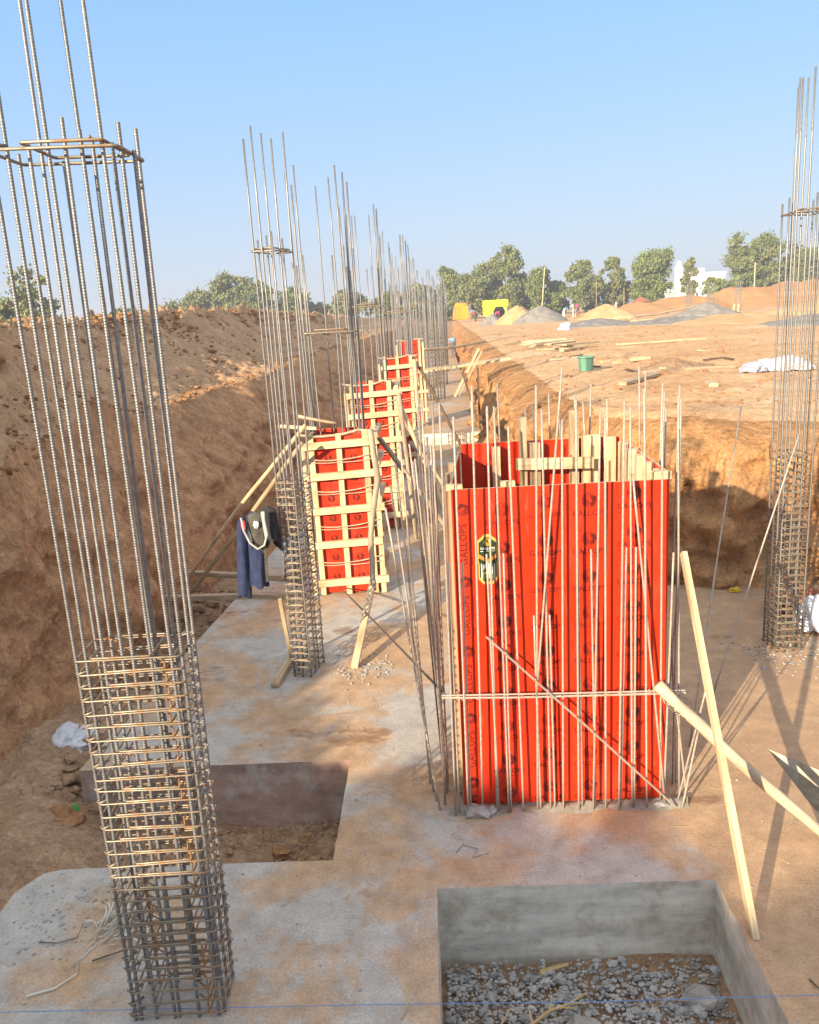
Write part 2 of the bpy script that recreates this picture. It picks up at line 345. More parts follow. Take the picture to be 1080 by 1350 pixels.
# ------------------------------------------------------------------ terrain
def stations(a, b, near, k):
    out = [a]
    while out[-1] < b: out.append(out[-1]+max(near, k*abs(out[-1])))
    return out
CREST = [(-16, -7, 6.3), (-10.2, -7, 5.0), (-8.4, -7, 4.45), (-7, -7, 4.0), (-5.8, -7, 3.86), (-5.1, -7, 3.62), (-4.4, -7, 3.34), (-2.1, -7, 3.02), (.5, -7.0, 2.85), (6, -7, 2.95), (14, -7.0, 3.05), (30, -7.0, 3.35), (55, -7.0, 3.15), (90, -6.4, 2.7), (170, -5, 2.3), (700, -5, 1.7)]  # rows behind the camera are unseen, raised to cast the foreground shadow
LEDGE = [(-16, -4.9, 1.5), (3, -4.8, 1.5), (4.8, -4.2, 1.62), (6.3, -3.6, 1.7), (10.5, -4.25, 1.7), (14.3, -4.15, 1.7), (18.3, -3.8, 1.72), (29, -4.1, 1.72), (44, -3.7, 1.7), (95, -2.9, 1.65), (170, -1.8, 1.6), (700, 0, 1.6)]  # out-of-view near rows set back to let sun reach the slab
TOE = [(-16, -3.1, -.4), (5, -3.25, -.38), (9, -2.95, -.4), (13.6, -2.6, -.4), (30, -2.3, -.4), (95, -1.2, -.4), (170, .4, 1.45), (700, 9, 1.5)]
def spur(x, Y): return 1.15*math.exp(-((x+5.0)/.85)**2)*sstep(12.3, 9.0, Y)*sstep(3.5, 6.5, Y)
def left_bank():
    rows = []
    nw, ns, nb = 54, 66, 26
    for Y in stations(-16, 700, 0.05, 0.0062):
        tx, tz = interp(Y, TOE); lx, lz = interp(Y, LEDGE); cx, cz = interp(Y, CREST)
        lx += 0.22*fbm(Y*.6, 3, 1, 3); lz += 0.12*fbm(Y*.9, 7, 2, 4)
        cz += 0.10*fbm(Y*.55, 1, 8, 4)*min(1, max(.4, (30/(10+abs(Y))))) + 0.04*fbm(Y*3, 1, 8, 3); cx += 0.4*fbm(Y*.3, 5, 5, 2)
        row = [(tx+0.9, Y, tz-.12), (tx+.45, Y, tz-.06)]
        for i in range(nw):
            t = i/nw; s = t**1.25
            x = lerp(tx, lx, s*0.9+0.1*t**4); z = lerp(tz, lz, t)
            a = math.sin(t*math.pi)
            d = 0.30*fbm(Y*.7, z*.8, 11, 3)+0.16*fbm(Y*2.1, z*1.9, 4, 4)+0.06*(.4-abs(fbm(Y*6, z*6, 4, 3)))
            d += .20*(noise.voronoi(Vector((Y*2.6+.5*fbm(Y*2, z*2, 3, 2), z*3.0, 1.5)))[0][0]-.35)+.07*(noise.voronoi(Vector((Y*7, z*8, 4.5)))[0][0]-.3)
            g = fbm(Y*2.2+z*.6, 2.5, z*.35, 3); d -= 0.10*max(0, g)
            row.append((x+d*(0.25+0.75*a), Y+0.1*a*fbm(Y*2, z*2, 21, 2), z))
        for i in range(ns):
            t = i/ns
            x = lerp(lx, cx, t); z = lerp(lz, cz, t**1.5)
            bump_ = spur(x, Y)
            z += bump_
            n = 0.10*fbm(x*1.3, Y*1.3, 31, 4)+0.06*fbm(x*5, Y*4, 3, 4)+(.10*(noise.voronoi(Vector((x*4.5, Y*4, 2)))[0][0]-.35) if Y < 60 else 0)
            rg = 0.075*fbm(x*.7+Y*1.0, Y*2.2-x*1.6, 17, 3)
            up = sstep(.80, 1.0, t); n += up*(0.44*abs(fbm(x*2.6, Y*2.2, 9, 5)))+.10*max(0, 1-t*9)*abs(fbm(x*4, Y*3, 2, 4))
            row.append((x, Y, z+(n+rg)*min(1, .3+t*4)))
        for i in range(nb):
            t = i/(nb-1)
            x = cx-(0 if i == 0 else (t**2.6)*500+t*7); z = lerp(cz, 1.4, min(1, t*7)**.8)
            row.append((x, Y, z+0.44*abs(fbm(x*2.6, Y*2.2, 9, 5))*max(0, 1-t*3)))
        rows.append(row)
    mb = MB(); mb.grid(rows); nc_ = len(rows[0])-1; mb.m = [1 if k % nc_ <= nw+1 else 0 for k in range(len(mb.f))]; o = mb.build('earth_bank', ['soil_left', 'soil_cut'], smooth=True); tag(o, kind='structure')
left_bank()
def ground_z(X, Y):
    v = Y-8.45; u = X-1.35-0.022*max(0, v); v -= 2.6*math.exp(-(u/.75)**2); d = max(0, min(u, v))
    rim = 1.62-0.22*math.exp(-d/.8)-0.10*math.exp(-d/.12); far = math.hypot(X, Y)
    z = rim+0.07*fbm(X*.35, Y*.35, 2, 3)*min(1, d*1.2)+0.028*fbm(X*1.9, Y*1.9, 5, 4)+0.015*fbm(X*7, Y*7, 5, 2)*(1 if far < 40 else 0)
    return z+0.16*math.exp(-((u-1.2)/1.1)**2-((v-1.1)/.9)**2)
def plateau():
    def axis(near, g, mx):
        out = [0]; st = near
        while out[-1] < mx: out.append(out[-1]+st); st = min(st*g, 60)
        return out
    K = 44
    U = axis(.042, 1.022, 700); V = axis(.042, 1.022, 900)
    rows = []
    for j in range(-K, len(V)):
        row = []
        v = V[j] if j >= 0 else 0; tj = -j/K if j < 0 else 0
        for i in range(-K, len(U)):
            u = U[i] if i >= 0 else 0; ti = -i/K if i < 0 else 0
            t = max(ti, tj); d = min(u, v)
            X = 1.35+u+0.022*v; Y = 8.45+2.6*math.exp(-(u/.75)**2)+v
            z = ground_z(X, Y)
            if t > 0: z = lerp(z, -.5, t)
            ax = ay = 0
            sx = 0.38*ti**1.4 if i <= 0 else 0; sy = 0.34*tj**1.4 if j <= 0 else 0
            e = 0.20*fbm(X*.9, Y*.9, z*.9, 3)+0.20*fbm(X*2.4, Y*2.4, z*2.4, 4)+0.06*fbm(X*8, Y*8, z*8, 3)
            e += (.34*(noise.voronoi(Vector((X*2.4+.4*fbm(X*2, Y*2, z*2, 2), Y*2.4, z*2.6)))[0][0]-.35)+.12*(noise.voronoi(Vector((X*6.5, Y*6.5, z*7)))[0][0]-.3) if d < 2 and v < 40 and u < 14 else 0)
            e *= math.exp(-d/.8)*min(1, .5+2*min(t, 1-t))
            wi = 1 if i <= 0 else math.exp(-u/.5); wj = 1 if j <= 0 else math.exp(-v/.5)
            row.append((X-sx-e*wi, Y-sy-e*wj, z))
        rows.append(row)
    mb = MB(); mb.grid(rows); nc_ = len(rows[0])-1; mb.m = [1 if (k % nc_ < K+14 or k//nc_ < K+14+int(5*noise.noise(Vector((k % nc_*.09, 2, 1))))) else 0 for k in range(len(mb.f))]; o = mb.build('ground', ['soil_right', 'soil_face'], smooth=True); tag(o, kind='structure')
plateau()
def trench_floor():
    rows = []
    for Y in stations(-8, 900, 0.09, 0.012):
        row = []
        lift = 2.0*sstep(105, 150, Y)
        xs = [-4.2+0.12*i for i in range(60)]+[3.0+.35*i for i in range(1, 22)]+[12, 16, 24, 40, 80]
        for x in xs:
            z = -.47+lift+0.05*fbm(x*1.4, Y*1.4, 1, 4)+0.018*fbm(x*6, Y*6, 1, 3)
            z += 0.34*sstep(-2.05, -2.75, x)*sstep(13, 8, Y)*(0.75+.5*fbm(x*1.1, Y*.9, 8, 3))
            z += 0.20*math.exp(-((x+2.35)/.55)**2-((Y-4.35)/.5)**2)
            if x > 9: z += 1.9*sstep(9, 16, x)*sstep(6, 0, Y)
            row.append((x, Y, z))
        rows.append(row)
    mb = MB(); mb.grid(rows); o = mb.build('trench_floor', 'soil_floor', smooth=True); tag(o, kind='structure')
trench_floor()
# concrete raft: pads with open pockets between them
def slab():
    polys = [
        [(-2.36, 0.6), (-.09, 0.6), (-.09, 3.715), (-.09, 3.98), (-.66, 3.98), (-2.17, 3.98), (-2.27, 3.95), (-2.36, 3.80)],
        [(-.09, 3.715), (1.34, 3.715), (1.34, 3.98), (-.09, 3.98)],
        [(-.66, 3.98), (-.09, 3.98), (1.34, 3.98), (1.34, 5.03), (-.66, 5.03)],
        [(-2.52, 5.03), (-.66, 5.03), (1.34, 5.03), (1.34, 8.3), (-2.24, 8.3)],
        [(1.34, 0.6), (2.1, 0.6), (2.1, 4.97), (2.1, 8.3), (1.34, 8.3), (1.34, 5.03), (1.34, 3.98), (1.34, 3.715)],
        [(2.1, 4.97), (3.3, 3.35), (7.5, 3.35), (7.5, 8.3), (2.1, 8.3)],
        [(-2.24, 8.3), (1.34, 8.3), (1.1, 11.4), (-.95, 11.4), (-2.1, 11.4)],
        [(-2.1, 11.4), (-.95, 11.4), (-.9, 13.7), (-2.0, 13.7)],
        [(-2.0, 13.7), (-.9, 13.7), (1.1, 13.7), (1.15, 18.6), (-.7, 18.6), (-1.9, 18.6)],
        [(-1.9, 18.6), (-.7, 18.6), (-.7, 20.4), (-1.8, 20.4)],
        [(-1.8, 20.4), (-.7, 20.4), (1.2, 20.4), (2.6, 100), (-.6, 100)]]
    def rag(p):
        out = []
        for a, b in zip(p, p[1:]+p[:1]):
            fwd = a <= b; A, B = (a, b) if fwd else (b, a); L = math.hypot(B[0]-A[0], B[1]-A[1]); n = max(1, int(min(L, 9)/.07)) if max(A[1], B[1]) < 12 else 1
            q = []
            for k in range(n):
                t = k/n; x = lerp(A[0], B[0], t); y = lerp(A[1], B[1], t)
                j = .007 if 0 < k else 0
                q.append((x+j*fbm(x*13, y*13, 1, 3), y+j*fbm(x*13, y*13, 9, 3)))
            q.append(B)
            out += q[:-1] if fwd else q[::-1][:-1]
        return out
    polys = [rag(p) for p in polys]
    rd = lambda p: (round(p[0], 3), round(p[1], 3))
    cnt = {}
    for p in polys:
        for a, b in zip(p, p[1:]+p[:1]): cnt[frozenset((rd(a), rd(b)))] = cnt.get(frozenset((rd(a), rd(b))), 0)+1
    mb = MB()
    for p in polys:
        mb.poly([(x, y, 0) for x, y in p], 0)
        for a, b in zip(p, p[1:]+p[:1]):
            if cnt[frozenset((rd(a), rd(b)))] == 1:
                m = 2 if (abs(a[1]-5.03) < .03 and abs(b[1]-5.03) < .03) else 1
                mb.poly([(a[0], a[1], -.6), (b[0], b[1], -.6), (b[0], b[1], 0), (a[0], a[1], 0)], m)
    o = mb.build('foundation_slab', ['slab', 'cast', 'cast_red']); tag(o, kind='structure')
    bm = bmesh.new(); bm.from_mesh(o.data)
    bmesh.ops.remove_doubles(bm, verts=bm.verts, dist=.001)
    ed = [e for e in bm.edges if len(e.link_faces) == 2 and abs(e.link_faces[0].normal.z-e.link_faces[1].normal.z) > .5 and all(v.co.y < 12 for v in e.verts)]
    bmesh.ops.bevel(bm, geom=ed, offset=.012, segments=2, affect='EDGES', clamp_overlap=True)
    bm.to_mesh(o.data); bm.free()
slab()
# far earth embankment on the right
def embankment():
    prof = [(16, 1.5), (20, 1.9), (23, 2.2), (26.3, 3.1), (29.8, 3.4), (32, 3.8), (34.2, 3.2), (37.2, 4.5), (41, 4.3), (45, 4.9), (60, 5.6), (90, 5.0), (140, 1.4)]
    rows = []
    for i in range(190):
        X = 16+i*.65; h = 1.3+.84*(interp(X, prof)[0]-1.3)+.35*fbm(X*.45, 3, 3, 4)
        row = []
        for j in range(44):
            t = j/43; Y = 91+t*26
            k = math.sin(min(1, t/.55)*math.pi/2) if t < .55 else math.cos((t-.55)/.45*math.pi/2)
            row.append((X+0.6*fbm(X*.2, Y*.2, 4, 3), Y+(X-30)*.08, 1.3+(h-1.3)*k**1.2+.22*fbm(X*.6, Y*.6, 7, 4)*k))
        rows.append(row)
    mb = MB(); mb.grid(rows); o = mb.build('earth_embankment', 'soil_bank', smooth=True); tag(o, kind='structure')
embankment()

# ------------------------------------------------------------------ stuff: clods, gravel, chips
def bank_clods():
    mb = MB()
    for k in range(6500):
        Y = 4.5+random.random()**1.7*50
        lx, lz = interp(Y, LEDGE); cx, cz = interp(Y, CREST)
        t = 1-abs(random.gauss(0, .11)) if random.random() < .62 else random.random()
        if random.random() < .10: t = random.uniform(-.03, .08)
        t = max(-.02, t); x = lerp(lx, cx, t); z = lerp(lz, cz, max(0, t)**1.5)+spur(x, Y)+(random.random()*.14 if t > .9 else 0)
        r = random.uniform(.006, .022)*(1+2.4*random.random()**7)*(1+.02*Y)
        mb.blob((x, Y, z+.03), r, k, 1, .35, (1.2, 1, .8))
    o = mb.build('soil_clods', 'clod'); tag(o, 'loose orange soil clods strewn over the left spoil heap', 'soil', kind='stuff')
bank_clods()
def floor_clods():
    mb = MB()
    for k in range(520):
        x = random.uniform(-3.1, -2.2); y = random.uniform(3.0, 9.5)
        mb.blob((x, y, -.47+.34*sstep(-2.05, -2.75, x)*.8+.02), random.uniform(.01, .05)*(1+1.5*random.random()**5), k, 1, .35, (1.2, 1, .7))
    for k in range(420):
        x = random.uniform(-2.3, -.7); y = random.uniform(4.03, 5.0)
        mb.blob((x, y, -.44), random.uniform(.005, .02), k, 1, .35, (1.2, 1, .7))
    o = mb.build('earth_lumps', 'soil_floor'); tag(o, 'brown earth lumps lying at the foot of the left bank', 'earth', kind='stuff')
floor_clods()
def pocket_gravel():
    mb = MB()
    for k in range(9000):
        x = random.uniform(-.06, 1.31); y = random.uniform(2.1, 3.68)
        if y > 3.62 and random.random() < .6: continue
        if x > 1.12 and y < 3.3 and random.random() < .6: continue
        r = random.uniform(.004, .0095)*(1+2.2*random.random()**9)
        mb.blob((x, y, -.455+random.uniform(0, .03)), r, k, 1, .27, (1.25, 1, .8))
    o = mb.build('crushed_gravel', 'gravel'); tag(o, 'grey crushed gravel covering the floor of the near concrete pit', 'gravel', kind='stuff')
pocket_gravel()
def chips():
    mb = MB()
    for k in range(620):
        x = random.uniform(-2.3, 2.9); y = random.uniform(2.6, 9.5) if random.random() < .8 else random.uniform(2.6, 5.2)
        if -.12 < x < 1.37 and y < 3.74: continue
        if x < -.64 and 3.95 < y < 5.06: continue
        if x > 2.05 and y < 5.1: continue
        mb.blob((x, y, .002), random.uniform(.002, .006)*(1+1.6*random.random()**8), k, 1, .4, (1.2, 1, .7))
    for k in range(150):
        x = random.gauss(-1.95, .2); y = random.gauss(3.6, .2)
        if y < 3.93 and x > -2.3: mb.blob((x, y, .003), random.uniform(.0025, .008), k, 1, .4, (1.2, 1, .7))
    for k in range(130):
        x = random.gauss(-.68, .14); y = random.gauss(6.5, .14); mb.blob((x, y, .005), random.uniform(.004, .012), k, 1, .4, (1.2, 1, .7))
    for k in range(260):
        x = random.gauss(3.0, .25); y = random.gauss(6.45, .2); mb.blob((x, y, .005), random.uniform(.004, .014), k, 1, .4, (1.2, 1, .7))
    o = mb.build('stone_chips', 'stone'); tag(o, 'small pale stone chips scattered on the concrete slab', 'stone chips', kind='stuff')
    mb = MB()
    for k in range(1500):
        y = 10+random.random()**1.6*45; x = 1.6+random.random()*(1.5+y*.35)
        if y < 11 and x < 3: continue
        mb.blob((x, y, ground_z(x, y)), random.uniform(.007, .024)*(1+1.8*random.random()**8)*(1+y*.015), k, 1, .4, (1.2, 1, .75))
    o = mb.build('ground_clods', 'clod'); tag(o, 'clods of orange soil scattered over the flat ground right of the trench', 'soil', kind='stuff')
chips()

def litter():
    mb = MB()
    for k in range(260):
        x = random.uniform(-2.2, 2.0); y = random.uniform(2.7, 8.2)
        if -.14 < x < 1.40 and y < 3.76: continue
        if x < -.6 and 3.9 < y < 5.1: continue
        a = random.uniform(0, 6.28); L = random.uniform(.02, .09); c = Vector((x, y, .004)); u = Vector((math.cos(a), math.sin(a), 0)); q = Vector((-u.y, u.x, 0))*random.uniform(-.2, .2)*L
        mb.tube([c-u*L/2, c+q, c+u*L/2], random.uniform(.0006, .0016), 4)
    o = mb.build('straw_litter', 'twig'); tag(o, 'bits of straw and wire strewn over the concrete slab', 'litter', kind='stuff')
    rows = []
    for i in range(70):
        x = -.06+1.46*i/69; row = []
        for j in range(12):
            t = j/11; y = 4.32+.115*t+.03*fbm(x*6, 3, 1, 3)*(1-t)
            row.append((x, y, -.006+max(0, .030*math.sin(math.pi*min(1, t*.75+.1))*(1+1.3*fbm(x*7, y*9, 2, 4))*min(1, 1.4*t+.02))))
        rows.append(row)
    mb = MB(); mb.grid(rows); tag(mb.build('grout_bead', 'grout', smooth=True, origin=(.66, 4.35, 0)), 'rough grey grout smeared along the foot of the big red form', 'grout')
litter()
# ------------------------------------------------------------------ reinforcement
def rib_mesh(L, r, pitch, name='rebar', mat='steel', n=8):
    mb = MB(); pts = []; rs = []
    z = 0; b = False
    if pitch:
        while z < L:
            pts += [(0, 0, z), (0, 0, z+pitch*.55), (0, 0, z+pitch*.62), (0, 0, z+pitch*.93)]; rs += [r, r, r*1.055, r*1.055]; z += pitch
    else: pts = [(0, 0, L*i/8) for i in range(9)]; rs = [r]*9
    mb.tube(pts, rs, n)
    me = bpy.data.meshes.new(name); me.from_pydata([tuple(v) for v in mb.v], [], mb.f); me.materials.append(MAT[mat])
    me.polygons.foreach_set('use_smooth', [True]*len(mb.f)); me.update(); return me
RM = {}
def bar_mesh(L, r, pitch=None, mat='steel'):
    k = (round(L, 2), r, pitch, mat)
    if k not in RM: RM[k] = rib_mesh(L, r, pitch, mat=mat)
    return RM[k]
def put_bar(parent, x, y, z, L, r, lx=0, ly=0, pitch=None, name='rebar', mat='steel'):
    o = bpy.data.objects.new(name, bar_mesh(L, r, pitch, mat)); scn.collection.objects.link(o); o.parent = parent
    o.location = (x, y, z); o.rotation_euler = (-ly/L, lx/L, 0); return o
def loop_pts(w, d, z, rad=.018, tilt=0):
    p = []
    for cx, cy, a0 in ((w/2-rad, -d/2+rad, -90), (w/2-rad, d/2-rad, 0), (-w/2+rad, d/2-rad, 90), (-w/2+rad, -d/2+rad, 180)):
        for k in range(4):
            a = R(a0+k*30); p.append((cx+rad*math.cos(a), cy+rad*math.sin(a), z+tilt*(cx/w)))
    return p
def stirrup_mesh(w, d, r, inner=True, n=5, hook=.07):
    mb = MB(); mb.tube(loop_pts(w, d, 0), r, n, True)
    for s in (1,):
        x, y = -w/2, -d/2
        mb.tube([(x-.006, y+.012, r*2), (x+.006, y-.005, r*2.3), (x+hook*.7, y+hook*.6, r*2.5)], r, n)
        mb.tube([(x+.012, y-.006, r*3), (x+hook*.8, y+hook*.45, r*3)], r, n)
    if inner:
        mb2 = [(q[0]*.58+w*.06, q[1]*1.01, q[2]+r*2.4) for q in loop_pts(w, d, 0)]
        mb.tube(mb2, r, n, True)
        mb.tube([(w*.34, -d/2-.004, r*4), (w*.30, -d/2+.05, r*4.5), (w*.2, -d/2+.08, r*5)], r, n)
    me = bpy.data.meshes.new('stirrup'); me.from_pydata([tuple(v) for v in mb.v], [], mb.f); me.materials.append(MAT['stirrup'])
    me.polygons.foreach_set('use_smooth', [True]*len(mb.f)); me.update(); return me
def rebar_column(label, loc, rz, w, d, bars, zs, r=.0095, rs=.0048, pitch=None, top=None, group='rebar columns', inner=True, z0=0):
    t = thing('rebar_column', label, 'rebar column', loc, group, rz)
    for (x, y, L, lx, ly) in bars: put_bar(t, x, y, z0, L, r, lx, ly, pitch)
    if zs:
        sm = stirrup_mesh(w+2*r+2*rs, d+2*r+2*rs, rs, inner)
        first = None
        for z in zs:
            rot = (random.uniform(-.025, .025), random.uniform(-.02, .02), random.choice((0, math.pi))+random.uniform(-.02, .02)); lc = (random.uniform(-.004, .004), random.uniform(-.004, .004), z)
            if first is None:
                first = bpy.data.objects.new('stirrup', sm); scn.collection.objects.link(first); first.parent = t; first.location = lc; first.rotation_euler = rot
            else: copy_child(first, t, lc, rot)
    if top:
        mb = MB(); W, D = top[1], top[2]; rt = .006
        mb.tube(loop_pts(W, D, 0), rt, 6, True); mb.tube([(q[0]*.62+W*.08, q[1]*.98, .02) for q in loop_pts(W, D, 0)], rt, 6, True)
        mb.tube([(-W/2, -D/2, .015), (-W/2+.06, -D/2+.05, .02)], rt, 6); mb.tube([(W*.3, -D/2, .03), (W*.26, -D/2+.06, .03)], rt, 6)
        o = mb.build('top_stirrup', 'stirrup', smooth=True); o.parent = t; o.location = (top[3] if len(top) > 3 else 0, 0, top[0]); o.rotation_euler = (0.01, .02, 0)
    return t
def rect_bars(w, d, nx, ny, long_idx, Ls, Ll, spread=0.0):
    P = []
    for i in range(nx):
        P.append((-w/2+w*i/(nx-1), -d/2)); P.append((-w/2+w*i/(nx-1), d/2))
    for j in range(1, ny-1): P.append((-w/2, -d/2+d*j/(ny-1))); P.append((w/2, -d/2+d*j/(ny-1)))
    out = []
    for k, (x, y) in enumerate(P):
        L = (Ll if k in long_idx else Ls)+random.uniform(-.06, .06)
        out.append((x+random.uniform(-.006, .006), y+random.uniform(-.006, .006), L, x*spread+random.uniform(-.015, .015), y*spread+random.uniform(-.015, .015)))
    return out
zsA = [.03+.0567*i for i in range(30)]
bA = [(-.19, -.10, 3.56, -.03, 0), (-.165, -.10, 4.6, -.0, 0), (-.10, -.10, 3.52, .0, .02), (-.02, -.10, 4.62, -.01, 0), (.0, -.095, 3.6, .03, 0), (.085, -.10, 3.55, .0, 0), (.17, -.10, 4.6, -.02, 0), (.19, -.08, 3.57, .02, 0),
      (-.19, .10, 3.53, -.03, .02), (-.145, .10, 4.55, .02, .0), (-.06, .10, 3.5, .0, .02), (.03, .10, 3.58, .02, .02), (.04, .105, 4.5, -.04, .02), (.12, .10, 3.55, .0, .02), (.19, .10, 3.6, .02, .02), (.19, .0, 3.5, .04, .0)]
rebar_column('closest tall rebar column with banded stirrups standing on the near slab, left foreground', (-1.215, 3.05, 0), R(2), .385, .20, bA, zsA, .0073, .0039, .0105, (3.5, .44, .30, 0.0), group='rebar columns standing in the trench')
bB = rect_bars(.145, .30, 3, 4, (0, 1, 2, 5, 7), 3.55, 4.25, .15)
zsB = [.03+.0605*i for i in range(28)]
rebar_column('slim rebar column with jacket hung on its left side, in front of first timbered form', (-1.148, 6.55, 0), R(-13), .15, .31, bB, zsB, .0078, .0045, None, (3.42, .20, .34), group='rebar columns standing in the trench')
bC = rect_bars(.20, .26, 4, 4, (0, 2, 3, 5, 6, 8), 3.55, 4.42, .10)
rebar_column('rebar column at the right edge of the photo beside the orange earth wall', (2.875, 6.62, 0), R(1), .20, .26, bC, [.03+.058*i for i in range(29)], .0078, .0045, None, (3.48, .24, .30), group='rebar columns standing in the trench')

# bars rising from the formed columns and the far run of columns
def form_rebar(label, x0, x1, y, top, zst, seed, grp='rebar rising out of red forms'):
    random.seed(seed); t = thing('rebar_cage', label, 'rebar cage', ((x0+x1)/2, y, 0), grp)
    w = (x1-x0); n = 0
    for cx, k in ((-w/2, 5), (w/2, 6)):
        for i in range(k):
            lng = i % 2 == 0
            put_bar(t, cx+random.uniform(-.05, .05), random.uniform(-.10, .10), .02, top+random.uniform(-.12, .1) if lng else 3.5+random.uniform(-.1, .1), .0088, random.uniform(-.10, .06), random.uniform(-.05, .05))
    for i in range(4): put_bar(t, -w/2+w*(i+1)/5, random.choice((-.1, .1)), .02, top+random.uniform(-.15, .05) if i % 2 else 3.5, .0075, random.uniform(-.08, .04), 0)
    mb = MB(); mb.tube(loop_pts(w+.08, .24, 0), .007, 6, True); mb.tube([(q[0]*.6, q[1], .03) for q in loop_pts(w+.08, .24, 0)], .007, 6, True)
    o = mb.build('stirrup', 'stirrup'); o.parent = t; o.location = (0, 0, zst)
    for z in (.4, .9, 1.3): copy_child(o, t, (0, 0, z))
form_rebar('two-bunch rebar cage rising out of the nearest timbered red form', -1.22, -.78, 8.72, 4.3, 2.77, 11)
form_rebar('rebar cage rising out of the second timbered red form in the row', -1.0, -.62, 11.45, 4.28, 3.04, 12)
form_rebar('rebar cage rising out of the third timbered red form in the row', -.80, -.34, 15.85, 4.3, 2.95, 13)
form_rebar('rebar cage rising out of the small farthest red form', -.74, -.28, 22.25, 4.35, 3.1, 14)
random.seed(5)
far = [(-.55, 18.6, 0), (-1.0, 26, 0), (-.05, 28.5, 1), (.32, 28.8, 1), (.1, 34, 1), (.55, 35, 1), (-.6, 34, 0), (.35, 42, 1), (.8, 43, 1), (-.1, 45, 0), (.6, 55, 1), (1.1, 56, 1), (.3, 66, 0), (1.3, 70, 1)]
base = None
FARLAB = ['loose tall bars between the third and the farthest red form', 'dim rebar column behind the farthest red form, left of the dense cages', 'nearest dense meshed cage right of the farthest red form', 'dense meshed cage closest to the wooden walkway planks', 'meshed cage of the second dense pair beyond the red forms, left one', 'meshed cage of the second dense pair beyond the red forms, right one', 'sparse rebar column left of the second dense pair of cages', 'left cage of the third pair in the far trench', 'right cage of the third pair in the far trench', 'sparse rebar column left of the third far pair', 'left cage of the fourth far pair, below the orange tent', 'right cage of the fourth far pair, below the orange tent', 'tiny lone rebar column at the far end of the trench', 'most distant rebar cage at the far end of the trench']
for k, (x, y, dense) in enumerate(far):
    bars = rect_bars(.34, .26, 4, 3, (0, 1, 4, 6, 7), 3.5, 4.3, .2)
    rebar_column(FARLAB[k], (x, y, 0), R(random.uniform(-8, 8)), .34, .26, bars, [.1+.15*i for i in range(17 if dense else 5)], .011 if y < 30 else .013, .008, None, (3.3, .4, .3), 'rebar columns far along the trench', False)

# starter bars round the big red form
random.seed(21)
t = thing('starter_bars', 'thin upright starter bars tied round the large red panel form', 'rebar cage', (.66, 4.36, 0))
xs = [.03, .105, .19, .275, .345, .433, .515, .593, .667, .755, .84, .917, .99, 1.07, 1.155, 1.235]
for i, x in enumerate(xs):
    put_bar(t, x-.66, random.uniform(-.012, .012), -.02, 2.4+random.uniform(-.1, .14), .0060, random.uniform(-.05, .05), random.uniform(-.02, .02), mat='dusty_steel')
    if i % 3 != 2: put_bar(t, x-.66+random.uniform(.012, .026), .01, -.02, random.choice((1.62, 1.58, 1.66, 1.25)), .0060, random.uniform(-.03, .03), 0, mat='dusty_steel')
put_bar(t, .52-.66, -.012, .75, 1.85, .0062, .17, .02, mat='dusty_steel'); put_bar(t, 1.26-.66, -.012, .02, 2.0, .0062, -.20, .03, mat='dusty_steel')
for i in range(9):      # left row beside the panel edge
    y = .10+i*.13
    put_bar(t, -.02-.66+random.uniform(-.02, .015), y, -.02, 2.25+random.uniform(-.2, .25), .0060, random.uniform(-.10, .05), random.uniform(-.1, .12), mat='dusty_steel')
    put_bar(t, -.01-.66+random.uniform(-.02, .015), y+.03, -.02, random.uniform(1.3, 2.1), .0060, random.uniform(-.16, .04), random.uniform(-.1, .06), mat='dusty_steel')
for i in range(4): put_bar(t, -.06-.66-.02*i, .05+.1*i, -.02, 1.9+.1*i, .0062, -.22+.05*i, .05, mat='dusty_steel')
for i in range(8):      # right row
    y = .10+i*.14
    put_bar(t, 1.37-.66+random.uniform(-.015, .03), y, -.02, 2.4+random.uniform(-.15, .12), .0060, random.uniform(-.05, .08), random.uniform(-.06, .08), mat='dusty_steel')
    if i % 2: put_bar(t, 1.40-.66, y, -.02, random.uniform(1.0, 1.7), .0060, random.uniform(-.05, .10), .05, mat='dusty_steel')
put_bar(t, 1.34-.66, .03, 0, .8, .006, .12, -.1, mat='dusty_steel'); put_bar(t, 1.40-.66, .02, 0, .7, .006, -.10, -.06, mat='dusty_steel'); put_bar(t, 1.36-.66, -.01, 0, .62, .006, .10, 0, mat='dusty_steel')
for i, x in enumerate([.36, .42, .50, .62, .74, .86, .96, 1.03, 1.09, 1.16, 1.24]):   # rear row
    put_bar(t, x-.66, 1.45+random.uniform(-.02, .02), -.02, 2.35+random.uniform(-.15, .08), .0060, random.uniform(-.10, .10), random.uniform(-.05, .05), mat='dusty_steel')
mb = MB(); mb.tube([(-.02, 4.345, .765), (.4, 4.343, .75), (.9, 4.343, .742), (1.36, 4.345, .735)], .006, 6); mb.tube([(-.02, 4.348, .778), (.7, 4.349, .76), (1.36, 4.35, .748)], .005, 6)
for x in xs: mb.tube(loop_pts(.022, .03, 0, .006) and [(x+q[0], 4.352+q[1], .752) for q in loop_pts(.026, .034, 0, .008)], .0022, 4, True)
mb.build('tie_bar', 'dusty_steel', t)
mb = MB(); mb.tube([(.245, 4.335, 1.13), (.78, 4.328, .58), (1.315, 4.33, .02)], .0062, 6); mb.build('diagonal_bar', 'dusty_steel', t)

